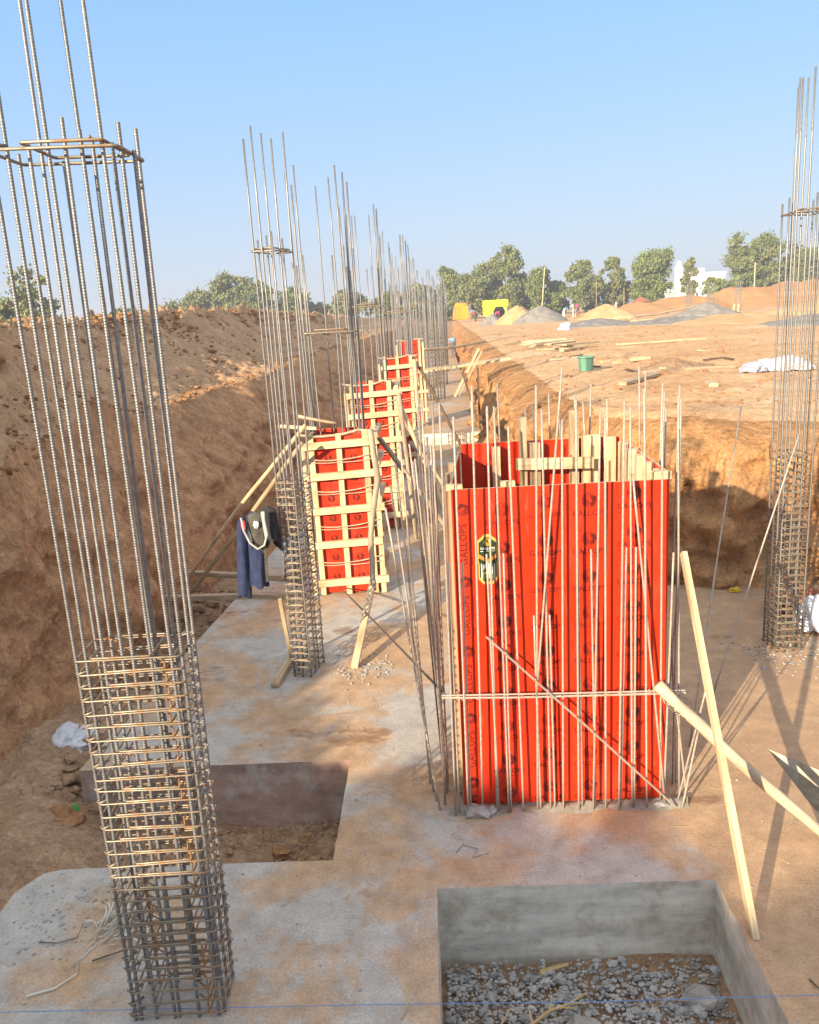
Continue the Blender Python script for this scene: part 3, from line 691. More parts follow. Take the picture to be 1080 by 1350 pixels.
# ------------------------------------------------------------------ big red form
def text_geo(s, size):
    cu = bpy.data.curves.new('txt', 'FONT'); cu.body = s; cu.size = size; cu.align_x = 'CENTER'; cu.align_y = 'CENTER'; cu.resolution_u = 2; cu.space_character = 1.05; cu.offset = 0.016
    o = bpy.data.objects.new('txt', cu); scn.collection.objects.link(o); bpy.context.view_layer.update()
    dg = bpy.context.evaluated_depsgraph_get(); me = bpy.data.meshes.new_from_object(o.evaluated_get(dg))
    V = [(v.co.x, v.co.y) for v in me.vertices]; F = [tuple(p.vertices) for p in me.polygons]
    bpy.data.objects.remove(o); bpy.data.meshes.remove(me); bpy.data.curves.remove(cu); return V, F
TXT = text_geo('GALLOPS', 1.0)
TW = max(v[0] for v in TXT[0])-min(v[0] for v in TXT[0])
def stamp(mb, geo, c, ax, ay, m):
    b = len(mb.v); c = Vector(c); ax = Vector(ax); ay = Vector(ay)
    for x, y in geo[0]: mb.v.append(c+ax*x+ay*y)
    for f in geo[1]: mb.face([b+i for i in f], m)
def arc_geo(r0, r1, a0, a1, n=12, taper=False):
    V = []; F = []
    for i in range(n+1):
        t = i/n; a = R(lerp(a0, a1, t)); k = math.sin(t*math.pi)**.6 if taper else 1
        rm = (r0+r1)/2; hw = (r1-r0)/2*max(k, .15)
        V += [((rm-hw)*math.cos(a), (rm-hw)*math.sin(a)), ((rm+hw)*math.cos(a), (rm+hw)*math.sin(a))]
        if i: F.append((2*i-2, 2*i-1, 2*i+1, 2*i))
    return V, F
EMB = [arc_geo(.88, 1.0, 60, 400, 30), arc_geo(.62, .80, 95, 300, 18, True), arc_geo(.42, .58, 110, 320, 16, True), arc_geo(.20, .36, 120, 350, 14, True), arc_geo(.30, .92, -35, 85, 14, True), arc_geo(.45, .85, -80, -20, 8, True)]
def emblem(mb, c, ax, ay, r, m):
    for g in EMB: stamp(mb, ([(x*r, y*r) for x, y in g[0]], g[1]), c, ax, ay, m)
def words(mb, c, ax, ay, width, m):
    k = width/TW; stamp(mb, ([(x*k, y*k) for x, y in TXT[0]], TXT[1]), c, ax, ay, m)
    c = Vector(c); ax_ = Vector(ax); ay_ = Vector(ay)
    stamp(mb, ([(-width*.5, -.004), (-width*.30, -.004), (-width*.30, 0), (-width*.5, 0)], [(0, 1, 2, 3)]), c-ay_*width*.17, ax, ay, m)
    stamp(mb, ([(-width*.1, -.002), (width*.50, -.002), (width*.50, 0), (-width*.1, 0)], [(0, 1, 2, 3)]), c-ay_*width*.17, ax, ay, m)
def panel(mb, a, b, z0, z1, th, out):
    """film-faced sheet from a to b (plan), thickness th along out; material 0 film, 1 edge"""
    a = Vector((*a, 0)); b = Vector((*b, 0)); o = Vector((*out, 0))*th
    Z = Vector((0, 0, 1))
    A = [a+Z*z0, b+Z*z0, b+Z*z1, a+Z*z1]; B = [p+o for p in A]; s = len(mb.v); mb.v.extend(A+B)
    mb.face((s, s+1, s+2, s+3), 0); mb.face((s+7, s+6, s+5, s+4), 0)
    for i in range(4): mb.face((s+i, s+4+i, s+4+(i+1) % 4, s+(i+1) % 4), 1)
X0, X1, YF, YB = .085, 1.275, 4.44, 5.62
t = thing('column_form', 'large red plywood box form printed with dark emblems, front right', 'formwork', (.68, 5.0, 0))
mb = MB(); ztop = 1.955
panel(mb, (X0, YF), (X1, YF), .015, ztop, .014, (0, 1))
e = YF-.0018
random.seed(3)
for ci, cx in enumerate((.36, .60, .84, 1.085)):
    for ri in range(9):
        z = 1.86-.218*ri+(.03 if ci == 3 else 0)-(0.0 if ci else .03)
        if z > 1.9: z = 1.885
        if ci == 0 and 1.3 < z < 1.7 and False: continue
        m = 3 if random.random() < .3 else 2
        emblem(mb, (cx, e, z), (1, 0, 0), (0, 0, 1), .041, m)
        words(mb, (cx, e, z-.074), (1, 0, 0), (0, 0, 1), .185, m)
for k in range(5):
    z = 1.84-.42*k
    emblem(mb, (.145, e, z), (0, 0, 1), (-1, 0, 0), .036, 2)
    words(mb, (.145, e, z-.20), (0, 0, 1), (-1, 0, 0), .24, 2)
mb.build('front_panel', ['film', 'pine', 'print', 'print_soft'], t)
mb = MB(); panel(mb, (.19, YB), (1.27, YB), .015, 2.02, .014, (0, 1))
for cx in (.40, .70, .98, 1.2):
    for z in (1.5, 1.72, 1.93):
        emblem(mb, (cx, YB-.002, z), (1, 0, 0), (0, 0, 1), .036, 2); words(mb, (cx, YB-.002, z-.066), (1, 0, 0), (0, 0, 1), .15, 2)
mb.build('back_panel', ['film', 'pine', 'print'], t)
mb = MB(); panel(mb, (X0+.005, YF+.02), (.18, YB), .015, 1.97, .014, (-1, 0)); mb.build('side_panel', ['film', 'old_wood'], t)
mb = MB(); panel(mb, (X1-.02, YF+.02), (1.285, YB-.005), .015, 2.0, .014, (1, 0)); mb.build('side_panel', ['film', 'pine'], t)
def board(par, p0, p1, w_, th, up=(0, 1, 0), mat='pine', name='stud', jit=.002):
    m_ = MB(); m_.bar(p0, p1, w_, th, up, 0, jit); return m_.build(name, mat, par)
for x, y, zt, w_, mt in ((.425, 5.56, 2.0, .055, 'pine'), (.60, 5.5, 2.2, .05, 'old_wood'), (.68, 5.53, 2.02, .07, 'pine'), (.95, 5.56, 2.22, .06, 'old_wood'), (1.03, 5.54, 2.05, .055, 'pine'), (1.095, 5.56, 2.05, .055, 'pine'), (1.19, 5.56, 2.03, .075, 'pine')):
    board(t, (x, y, .02), (x, y, zt), w_, .05, mat=mt)
for y, zt in ((5.42, 2.01), (5.2, 2.0), (4.98, 2.0), (4.75, 1.995), (4.55, 1.99)): board(t, (1.245, y, .02), (1.25, y, zt), .05, .075)
for y in (4.6, 4.95, 5.3): board(t, (.05+(y-4.44)*.07, y, .02), (.055+(y-4.44)*.07, y, 1.95), .045, .07, mat='old_wood')
board(t, (.545, 5.42, 1.90), (1.055, 5.42, 1.885), .03, .075, (0, 0, 1), 'pine', 'batten')
board(t, (.06, 4.475, 1.962), (.15, 4.475, 1.962), .04, .03, (0, 0, 1), 'pine', 'spacer'); board(t, (.36, 4.475, 1.966), (.44, 4.475, 1.966), .04, .03, (0, 0, 1), 'pine', 'spacer'); board(t, (1.19, 4.48, 1.975), (1.29, 4.48, 1.975), .05, .04, (0, 0, 1), 'pine', 'spacer')
# paper badge stuck on the panel
mb = MB(); bx, bz = .275, 1.545
def rel(pts, k, y): return [(bx+px*k, y, bz+pz*k) for px, pz in pts]
bk = .86
shape = [(-.03, .135), (-.018, .15), (.018, .15), (.03, .135), (.056, .115), (.056, .02), (.062, .005), (.054, -.02), (.054, -.11), (.028, -.14), (-.028, -.14), (-.054, -.11), (-.054, -.02), (-.062, .005), (-.056, .02), (-.056, .115)]
def prism(pts, y0, y1, m):
    n = len(pts); b = len(mb.v); mb.v.extend(Vector((p[0], y0, p[2])) for p in pts); mb.v.extend(Vector((p[0], y1, p[2])) for p in pts)
    mb.face(range(b, b+n), m)
    for i in range(n): mb.face((b+i, b+n+i, b+n+(i+1) % n, b+(i+1) % n), m)
prism(rel(shape, 1, 0), 4.436, 4.4385, 0); prism(rel(shape, .88, 0), 4.4352, 4.436, 1)
emblem(mb, (bx, 4.4345, bz+.105), (1, 0, 0), (0, 0, 1), .022, 0)
words(mb, (bx, 4.4345, bz+.068), (1, 0, 0), (0, 0, 1), .082, 2)
mb.poly([(bx-.047, 4.4346, bz+.035), (bx, 4.4346, bz+.005), (bx+.047, 4.4346, bz+.035), (bx+.047, 4.4346, bz+.012), (bx, 4.4346, bz-.016), (bx-.047, 4.4346, bz+.012)], 3)
mb.poly([(bx-.032, 4.4346, bz-.03), (bx+.032, 4.4346, bz-.03), (bx+.032, 4.4346, bz-.115), (bx-.032, 4.4346, bz-.115)], 4)
for sx in (-.036, .036): mb.poly([(bx+sx-.003, 4.4344, bz-.02), (bx+sx+.003, 4.4344, bz-.02), (bx+sx+.003, 4.4344, bz-.11), (bx+sx-.003, 4.4344, bz-.11)], 2)
stamp(mb, text_geo('2', .045), (bx, 4.4342, bz-.05), (1, 0, 0), (0, 0, 1), 2)
emblem(mb, (bx, 4.4342, bz-.092), (1, 0, 0), (0, 0, 1), .014, 2)
mb.build('paper_badge', ['gold', 'label_dark', 'label_white', 'label_orange', 'label_green'], t)

# ------------------------------------------------------------------ timbered forms along the row
def rope(par, pts, r=.007, mat='wire', name='tie_rope'):
    m_ = MB(); P = []
    for a, b in zip(pts, pts[1:]):
        for k in range(5): P.append(Vector(a).lerp(Vector(b), k/5)+Vector((0, 0, -.012*math.sin(k/5*math.pi))))
    P.append(Vector(pts[-1])); m_.tube(P, r, 5); return m_.build(name, mat, par)
def timber_form(label, x0, x1, y0, y1, zt, walers, seed, ropes=True):
    random.seed(seed); t = thing('timber_form', label, 'formwork', ((x0+x1)/2, (y0+y1)/2, 0), 'timbered red column forms')
    dx = .022
    mb = MB(); panel(mb, (x0, y0), (x1, y0), .02, zt, .014, (0, 1)); e = y0-.002; w_ = x1-x0
    for cx in (x0+w_*.30, x0+w_*.72):
        z = .2
        while z < zt-.1:
            emblem(mb, (cx, e, z), (1, 0, 0), (0, 0, 1), .04, 2); words(mb, (cx, e, z-.075), (1, 0, 0), (0, 0, 1), .15, 3); z += .215
    mb.build('front_panel', ['film', 'pine', 'print', 'print_soft'], t)
    mb = MB(); panel(mb, (x1, y0+.016), (x1, y1), .02, zt, .014, (-1, 0)); mb.build('side_panel', ['film', 'pine'], t)
    mb = MB(); panel(mb, (x0, y0+.016), (x0, y1), .02, zt, .014, (1, 0)); mb.build('side_panel', ['film', 'pine'], t)
    mb = MB(); panel(mb, (x0+.016, y1), (x1-.016, y1), .02, zt, .014, (0, -1)); mb.build('back_panel', ['film', 'pine'], t)
    for x, ww in ((x0+.03, .06), (x0+w_*.50, .058), (x1-.03, .06)):
        board(t, (x, y0-dx-.003, .01), (x+random.uniform(-.012, .012), y0-dx-.003, zt+random.uniform(.0, .05)), ww, .04)
    board(t, (x1+.06, y0-dx, .01), (x1+.055, y0-dx, zt-.05), .05, .045); 
    for y in (y0+.12, y0+.30): 
        if y < y1+.05: board(t, (x1+dx+.003, y, .01), (x1+dx+.003, y, zt+.02), .04, .06)
    for k, z in enumerate(walers):
        o_ = random.uniform(-.015, .015)
        board(t, (x0-.06, y0-.072, z+o_), (x1+.10+random.uniform(-.02, .05), y0-.072, z+.03+o_), .05, .072, (0, 0, 1), 'pine', 'waler')
        board(t, (x1+.072, y0-.04, z+.09), (x1+.075, y1+.14, z+.10), .05, .07, (0, 0, 1), random.choice(('pine', 'old_wood')), 'waler')
        if ropes and k:
            zr = (z+walers[k-1])/2+.03
            rope(t, [(x0-.02, y0-.055, zr), (x0+w_*.5, y0-.06, zr-.02), (x1+.05, y0-.06, zr+.04), (x1+.10, y1*.5+y0*.5, zr+.05)])
            rope(t, [(x0-.02, y0-.055, zr-.03), (x0+w_*.45, y0-.058, zr-.045), (x1+.04, y0-.06, zr-.02)], .005)
    rope(t, [(x0-.1, y0-.06, zt+.02), (x0+.2, y0-.04, zt-.01), (x1-.1, y0-.03, zt+.04), (x1+.08, y0, zt+.03)], .014)
    mb = MB(); mb.tube([(x0-.06, y0-.06, zt-.1), (x0-.05, y0-.07, zt*.5), (x0-.04, y0-.06, .02)], .028, 8); mb.build('edge_pole', 'pine', t)
    return t
timber_form('nearest timbered red column form, behind the slim rebar column', -1.285, -.66, 8.5, 9.0, 1.74, (.16, .56, .95, 1.32, 1.62), 31)
timber_form('second timbered red column form, half hidden behind the nearest one', -1.08, -.53, 11.25, 11.75, 2.02, (.2, .55, .9, 1.25, 1.6, 1.86), 32)
timber_form('third timbered red column form, taller looking, right of the second', -.86, -.30, 15.6, 16.1, 2.14, (.3, .75, 1.15, 1.55, 1.95), 33)
timber_form('farthest small red column form next to the dense rebar cages', -.76, -.20, 22.0, 22.5, 2.25, (.4, .9, 1.4), 34, False)

# ------------------------------------------------------------------ loose timber
def pole(name, label, pts, r, mat='bark', cat='pole', group=None, n=8):
    mb = MB(); P = []
    for a, b in zip(pts, pts[1:]):
        for k in range(4): P.append(Vector(a).lerp(Vector(b), k/4)+Vector((random.uniform(-1, 1), random.uniform(-1, 1), random.uniform(-1, 1)))*r*.14)
    P.append(Vector(pts[-1])); rs = [r*(1-.2*i/len(P))*random.uniform(.95, 1.05) for i in range(len(P))]
    mb.tube(P, rs, n); o = mb.build(name, mat, smooth=True, origin=tuple(pts[0])); return tag(o, label, cat, group)
def plank(name, label, p0, p1, w_, th, up=(0, 0, 1), mat='pine', group=None, cat='plank'):
    mb = MB()
    a, b = Vector(p0), Vector(p1); mb.bar(a, b, w_, th, up, 0, .002); o = mb.build(name, mat, origin=p0)
    return tag(o, label, cat, group)
random.seed(41)
plank('leaning_plank', 'long pale plank leaning from the pit edge against the red form', (1.385, 3.31, -.01), (1.335, 4.36, 1.56), .046, .028, (1, .1, 0))
pole('round_pole', 'thick pale round pole lashed to the form with wire, sloping down right', [(1.20, 4.33, .80), (1.62, 4.17, .38), (2.03, 3.98, .03)], .036, 'white_wood')
mb = MB(); 
for k in range(3): mb.tube([(1.27+.03*k+.05*math.cos(a), 4.30+.05*math.sin(a)*.6-.01*k, .735-.03*k+.05*math.sin(a)) for a in [i*math.pi/6 for i in range(12)]], .003, 4, True)
tag(mb.build('lashing_wire', 'dark_steel', origin=(1.3, 4.3, .73)), 'dark wire lashing wound round the thick round pole', 'wire')
pole('steel_rod', 'thin rod leaning up to the right rebar column, nearer of two', [(2.015, 5.78, 0), (2.43, 6.1, .93), (2.83, 6.4, 1.86)], .0075, 'dusty_steel', 'rod', 'thin leaning rods')
pole('steel_rod', 'thin rod propped against the orange earth wall, left of the other', [(1.614, 5.03, 0), (2.2, 6.3, .95), (2.80, 7.55, 1.93)], .0075, 'dusty_steel', 'rod', 'thin leaning rods')
pole('steel_rod', 'dark rod slanting from the nearest timbered form down to the starter bars', [(-1.06, 8.40, .10), (-.5, 6.4, .40), (.0, 4.42, .75)], .009, 'dark_steel', 'rod', 'thin leaning rods')
pole('bamboo_pole', 'long thin pole slanting from the left trench foot up to the near form, upper one', [(-3.25, 9.5, -.3), (-2.2, 8.8, .9), (-1.27, 8.25, 1.88)], .024, 'pine', 'pole', 'slanting poles at left')
pole('bamboo_pole', 'long thin pole slanting from the left trench foot up to the near form, lower one', [(-3.10, 9.15, -.32), (-2.15, 8.6, .72), (-1.3, 8.15, 1.72)], .026, 'old_wood', 'pole', 'slanting poles at left')
plank('cross_plank', 'weathered board lying across the left gap, farther of two', (-3.75, 9.75, .0), (-1.55, 9.0, .035), .09, .05, mat='old_wood', group='boards across the left gap')
plank('cross_plank', 'weathered board lying across the left gap, nearer of two', (-3.35, 8.65, .0), (-1.45, 8.42, .035), .09, .05, mat='old_wood', group='boards across the left gap')
plank('foot_plank', 'short pale plank lying at the foot of the slim rebar column', (-1.385, 6.2, .025), (-1.33, 6.72, .03), .06, .035)
plank('foot_stake', 'upright stick standing beside the slim rebar column base', (-1.325, 6.72, .03), (-1.36, 6.62, .62), .03, .03, (0, 1, 0), 'old_wood')
pole('crooked_prop', 'crooked bark pole propping the right corner of the nearest timbered form', [(-.63, 8.28, 1.80), (-.575, 8.2, 1.3), (-.66, 7.9, .8), (-.62, 7.35, .42)], .032, 'bark')
plank('prop_foot', 'split plank foot under the crooked prop pole', (-.63, 7.45, .47), (-.755, 6.5, .02), .06, .035, (0, 0, 1), 'pine')
plank('wedge_board', 'short pale board wedged between the big form and the trench floor at right', (1.38, 6.1, .0), (1.66, 6.45, .30), .07, .03)
pole('top_stick', 'thin pale stick resting across the top of the nearest timbered form', [(-1.40, 8.62, 1.93), (-1.0, 8.6, 1.84)], .018, 'pine')
plank('top_board', 'short board resting on the left corner of the nearest timbered form', (-1.62, 8.7, 1.83), (-1.2, 8.58, 1.80), .05, .03)
BR = [('grey pole braced from nearest form down towards the big red form', (-.58, 8.9, 1.62), (.18, 8.6, .55), .03, 'bark'),
      ('pale plank braced from second form to the slab right of it', (-.42, 11.1, 1.75), (.28, 10.4, .0), .028, 'pine'),
      ('grey pole braced beside the pale plank on the second form', (-.40, 11.3, 1.55), (.42, 10.9, .05), .03, 'bark'),
      ('bark post standing right of the second form', (-.42, 11.0, 1.9), (-.28, 10.6, .0), .03, 'bark'),
      ('dark pole braced from the third form to the ground', (-.22, 15.6, 2.02), (.62, 14.9, .3), .03, 'dark_wood'),
      ('pale crooked post at the right corner of the third form', (-.27, 15.45, 2.1), (-.22, 15.3, .0), .036, 'pine'),
      ('thin pale strut reaching from the second form to the third', (-.5, 11.3, 1.2), (.1, 12.4, 1.4), .02, 'pine'),
      ('bark pole braced low behind the big red form', (-.35, 12.6, 1.0), (.5, 11.4, 0), .028, 'bark')]
for lb, a, b, r_, mt in BR: pole('brace_pole', lb, [a, tuple((Vector(a)+Vector(b))/2), b], r_, mt, 'pole', 'braces on the timbered forms')
# walkway and trestle at the trench edge
plank('walkway_plank', 'pale walkway plank bridging trench to right bank, front of two', (-.20, 19.9, 1.57), (1.95, 20.3, 1.74), .22, .05, mat='pine', group='walkway planks over the trench')
plank('walkway_plank', 'pale walkway plank bridging trench to right bank, rear of two', (-.28, 20.15, 1.58), (2.0, 20.6, 1.76), .22, .05, mat='old_wood', group='walkway planks over the trench')
pole('crossing_pole', 'thin pale pole laid across the far trench above the walkway', [(-.3, 26, 1.82), (.9, 29.0, 1.72), (2.25, 33, 1.74)], .05, 'pine')
for a, b, mt, lb in (((.56, 19.5, .98), (1.17, 19.6, 2.05), 'pine', 'pale plank crossing the trestle under the walkway'), ((.66, 19.45, 1.0), (1.24, 19.5, 2.0), 'old_wood', 'second plank crossing the trestle under the walkway'),
                  ((.76, 19.4, 1.55), (1.06, 19.2, .40), 'dark_wood', 'dark slanting trestle leg under the walkway'), ((1.13, 19.55, 1.62), (1.13, 19.5, .2), 'dark_wood', 'dark upright trestle post by the bank corner')):
    plank('trestle_timber', lb, a, b, .05, .05, (0, 1, 0), mt, 'trestle timbers under the walkway')
# timber lying on the right ground
random.seed(51)
for k in range(16):
    x = 4.0+random.gauss(0, .55); y = 27.5+random.gauss(0, 1.6); a = random.uniform(-.5, .7); L = random.uniform(.8, 1.5)
    z = ground_z(x, y)+.04+.03*(k % 6)
    plank('waste_plank', 'pale sawn plank in the jumbled pile beyond the green tub', (x-L*math.cos(a)*.5, y-L*math.sin(a), z), (x+L*math.cos(a)*.5, y+L*math.sin(a), z+random.uniform(-.04, .12)), .13, .045, mat=random.choice(('pine', 'pine', 'old_wood')), group='jumbled plank pile')
GP = [((3.35, 26.2, 1.70), (4.3, 25.6, 1.70), 'old_wood', 'low beam lying left of the plank pile'), ((3.1, 21.3, 1.68), (4.5, 21.6, 1.68), 'old_wood', 'grey beam lying just behind the green tub'),
      ((4.0, 19.6, 1.67), (5.1, 20.0, 1.67), 'pine', 'pale flat board right of the green tub, rear'), ((4.15, 19.0, 1.67), (5.0, 19.2, 1.67), 'pine', 'pale flat board right of the green tub, front'),
      ((3.1, 13.5, 1.66), (3.95, 14.6, 1.67), 'old_wood', 'broken brown board at the rim above the starter bars'), ((4.65, 15.4, 1.68), (5.6, 15.5, 1.68), 'old_wood', 'brown batten lying left of the white sheet bundle'),
      ((4.4, 15.9, 1.68), (4.65, 16.8, 1.75), 'pine', 'short pale stick on the dark soil heap'), ((6.0, 27, 1.68), (9.0, 27.6, 1.68), 'pine', 'long pale pole lying far right on the flat ground'),
      ((2.5, 32, 1.7), (4.2, 31, 1.7), 'old_wood', 'pale board lying near the far trench corner'), ((4.15, 12.3, 1.64), (4.28, 12.9, 1.65), 'pine', 'small pale offcut near the bank rim')]
for a, b, mt, lb in GP: plank('ground_board', lb, (*a[:2], ground_z(*a[:2])+.03), (*b[:2], ground_z(*b[:2])+.03+max(0, b[2]-a[2])), .13, .05, mat=mt, group='boards lying on the flat ground')
for k in range(15):
    x = 2.6+random.random()*4.5; y = 11.5+random.random()*13
    if x < 2.2+(y-11)*.05: continue
    a = random.uniform(0, 3.1); L = random.uniform(.12, .4); z = ground_z(x, y)+.015
    plank('wood_offcut', 'short weathered offcut lying loose on the flat ground right of the trench', (x-L*math.cos(a), y-L*math.sin(a), z), (x+L*math.cos(a), y+L*math.sin(a), z+.02), random.uniform(.04, .1), .03, mat=random.choice(('old_wood', 'white_wood', 'dark_wood')), group='offcuts strewn on the flat ground')
def heap(name, label, cat, c, rx, ry, h, mat, seed, group=None, sharp=1.3, rz=0):
    c = (c[0], c[1], ground_z(c[0], c[1])-.04); rows = []; n = 36; cr, sr = math.cos(rz), math.sin(rz)
    for i in range(15):
        t = i/14; row = []
        for j in range(n):
            a = 2*math.pi*j/n; k = 1+.22*noise.noise(Vector((math.cos(a)*1.3, math.sin(a)*1.3, seed)))
            x = math.cos(a)*rx*t*k; y = math.sin(a)*ry*t*k
            z = h*(1-t)**(1/sharp) if t < 1 else 0
            z = h*(1-t**sharp)+.10*h*noise.noise(Vector((x*2/rx+seed, y*2/ry, 1)))*(1-t)+.09*fbm(x*1.6, y*1.6, seed, 4)*(1 if t < 1 else 0)+.16*h*abs(fbm(x*.9, y*.9, seed+3, 3))*(1-t)
            row.append((c[0]+x*cr-y*sr, c[1]+x*sr+y*cr, c[2]+z-(.25 if i == 14 else 0)))
        rows.append(row)
    mb = MB(); mb.grid(rows, 0, True); o = mb.build(name, mat, smooth=True, origin=c); return tag(o, label, cat, group)
heap('gravel_pile', 'dark grey gravel cone in front of the yellow tarp', 'gravel pile', (10.0, 74.5, 1.55), 2.6, 2.5, 1.45, 'gravel_far', 1)
heap('sand_pile', 'pale sand slope behind and left of the dark gravel cone', 'sand pile', (8.1, 76.0, 1.55), 2.1, 2.0, 1.55, 'sand', 2)
heap('gravel_pile', 'small grey gravel mound left of the pale sand slope', 'gravel pile', (5.9, 77.5, 1.55), 1.3, 1.4, 1.0, 'gravel_far', 3)
heap('sand_pile', 'rounded sand heap right of the gravel cone', 'sand pile', (15.6, 75, 1.5), 2.7, 2.4, 1.25, 'sand', 4)
heap('gravel_pile', 'wide low gravel spread in front of the rounded sand heap', 'gravel pile', (10.3, 52, 1.55), 2.6, 3.6, .45, 'gravel_far', 5)
heap('gravel_pile', 'long grey gravel bank at right below the embankment', 'gravel pile', (21.6, 66, 1.5), 2.8, 2.0, .95, 'gravel_far', 6, sharp=1.1)
heap('gravel_pile', 'low tongue of gravel running left from the long bank', 'gravel pile', (14.6, 50, 1.55), 3.6, 3.0, .38, 'gravel_far', 7)
heap('sand_pile', 'broad pale sand spread below the long gravel bank', 'sand pile', (16.6, 46, 1.5), 3.8, 5.0, .42, 'sand', 8)
heap('gravel_pile', 'grey gravel slope at right behind the right rebar column', 'gravel pile', (17.4, 36, 1.5), 4.0, 3.2, .45, 'gravel_far', 9)
heap('sand_pile', 'sand ridge at far right behind the grey gravel slope', 'sand pile', (25, 54, 1.5), 4.2, 4.0, .9, 'sand', 10)
heap('soil_heap', 'dark red-brown soil heap on the ground right of the green tub', 'soil heap', (4.75, 16.2, 1.55), .75, .9, .22, 'soil_floor', 11)
heap('soil_heap', 'small red soil heap behind the dark heap', 'soil heap', (4.4, 19.2, 1.58), .35, .5, .22, 'soil_left', 12)
# green tub
def lathe(prof, c, n=28, m=0, mb=None, jit=0):
    mb = mb or MB(); rows = []
    for r_, z in prof: rows.append([(c[0]+r_*math.cos(2*math.pi*j/n), c[1]+r_*math.sin(2*math.pi*j/n), c[2]+z) for j in range(n)])
    mb.grid(rows, m, True); return mb
TUB = (3.22, 17.3, ground_z(3.22, 17.3)-.01)
t = thing('plastic_tub', 'green plastic tub standing on the flat ground', 'tub', TUB)
lathe([(0, .0), (.125, 0), (.135, .02), (.155, .28), (.160, .30)], TUB).build('body', 'green_tub', t, True)
lathe([(.150, .285), (.172, .285), (.178, .30), (.172, .318), (.150, .318), (.145, .29), (.12, .04), (0, .035)], TUB).build('rim', 'green_tub', t, True)
# ------------------------------------------------------------------ bags, clothes, scraps
def crumple(name, label, cat, c, sz, mat, seed, amp=.5, group=None):
    vs, fs = ICO[4]; mb = MB(); c = Vector(c)
    for v in vs:
        k = 1+amp*.8*fbm(v.x*1.3+seed, v.y*1.3, v.z*1.3, 3)-.22*abs(fbm(v.x*3.2+seed, v.y*3.2, v.z*2.2, 3))+.5*max(0, -v.z)*abs(noise.noise(Vector((v.x*3, v.y*3, seed))))
        mb.v.append(c+Vector((v.x*sz[0]*k, v.y*sz[1]*k, max(-.35, v.z)*sz[2]*k)))
    for f in fs: mb.face(f)
    o = mb.build(name, mat, smooth=True, origin=tuple(c)); return tag(o, label, cat, group)
crumple('woven_sack', 'crumpled white sack lying at the foot of the left bank', 'sack', (-2.96, 5.80, -.22), (.21, .24, .14), 'bag', 1, .45)
crumple('woven_sack', 'white printed sack at the right edge beside the rebar column', 'sack', (3.30, 6.92, .12), (.20, .17, .22), 'bag', 2, .35)
t = thing('metal_pan', 'dark red round pan behind the white sack at right edge', 'pan', (3.32, 7.35, .01))
lathe([(0, .012), (.16, .012), (.25, .15), (.268, .155), (.268, .165), (.245, .165), (.15, .03), (0, .028)], (3.32, 7.35, .01)).build('bowl', 'brick', t, True)
crumple('sheet_bundle', 'white plastic sheet bundle on the ground behind the right column', 'plastic sheet', (6.15, 14.6, ground_z(6.15, 14.6)+.07), (.42, .30, .17), 'bag', 3, .55)
crumple('sheet_bundle', 'blue grey plastic sheet beside the white bundle', 'plastic sheet', (5.55, 14.5, ground_z(5.55, 14.5)+.05), (.22, .22, .11), 'bag_grey', 4, .5)
crumple('cement_bag', 'small white bag on the ground near the low gravel spread', 'bag', (7.6, 47, 1.72), (.35, .3, .28), 'bag', 5, .5)
crumple('cement_bag', 'white bag beside the small kiln far away', 'bag', (22.4, 104, 1.9), (1.0, .6, .7), 'bag', 6, .5)
crumple('yellow_wrapper', 'small yellow wrapper at the foot of the orange earth wall', 'wrapper', (2.98, 8.0, .02), (.05, .035, .03), 'yellow_leaf', 7, .6)
crumple('green_scrap', 'bright green scrap beside the stained concrete face', 'scrap', (-2.50, 4.86, -.2), (.022, .02, .045), 'green_scrap', 8, .6)
for k, (c, s_, lb) in enumerate((((-2.56, 4.78, -.22), .11, 'rough grey concrete lump at the left corner of the stained face'), ((-1.10, 4.66, -.42), .05, 'flat stone behind the closest rebar column'), ((-.98, 4.80, -.43), .03, 'small stone beside the flat stone in the pit'), ((.16, 4.35, .02), .055, 'stone wedged under left end of the big red panel'), ((.24, 4.37, .015), .03, 'smaller stone next to the wedge stone'), ((1.24, 4.37, .02), .04, 'stone wedged under the right end of the big red panel'), ((.57, 3.25, -.42), .065, 'largest flat grey stone on the gravel'), ((1.17, 3.38, -.41), .07, 'angular stone at the right side of the gravel'), ((-3.78, 7.0, 1.80), .09, 'brown boulder on the left ledge'))):
    mb = MB(); mb.blob(c, s_, k+60, 2, .4, (1.3, 1, .65)); tag(mb.build('loose_stone', 'clod' if c[0] < -.9 else 'stone', origin=c), lb, 'stone', 'larger loose stones')
# packing straps
random.seed(61); mb = MB()
for k in range(46):
    c = Vector((-1.70+random.gauss(0, .06), 3.47+random.gauss(0, .06), .02)); a = random.uniform(.5, 1.3); P = []
    b = random.uniform(-2.5, 2.5)
    for i in range(9):
        P.append(c.copy()); c = c+Vector((math.cos(a), math.sin(a), 0))*.024; a += b*.16; c.z = .012+.05*math.sin(i/8*math.pi)*random.uniform(.4, 1)
    s_ = Vector((math.sin(a), -math.cos(a), .4)).normalized()*.005
    mb.grid([[p-s_ for p in P], [p+s_ for p in P]])
for P in ([(-1.75, 3.38, .01), (-1.80, 3.28, .01), (-1.77, 3.2, .01), (-1.84, 3.12, .008), (-1.95, 3.08, .008)],):
    mb.grid([[Vector(p)+Vector((0, -.005, 0)) for p in P], [Vector(p)+Vector((0, .005, .004)) for p in P]])
o = mb.build('packing_straps', 'strap', origin=(-1.70, 3.47, 0)); tag(o, 'tangle of white packing straps beside the closest rebar column', 'straps')
md = o.modifiers.new('thick', 'SOLIDIFY'); md.thickness = .0012
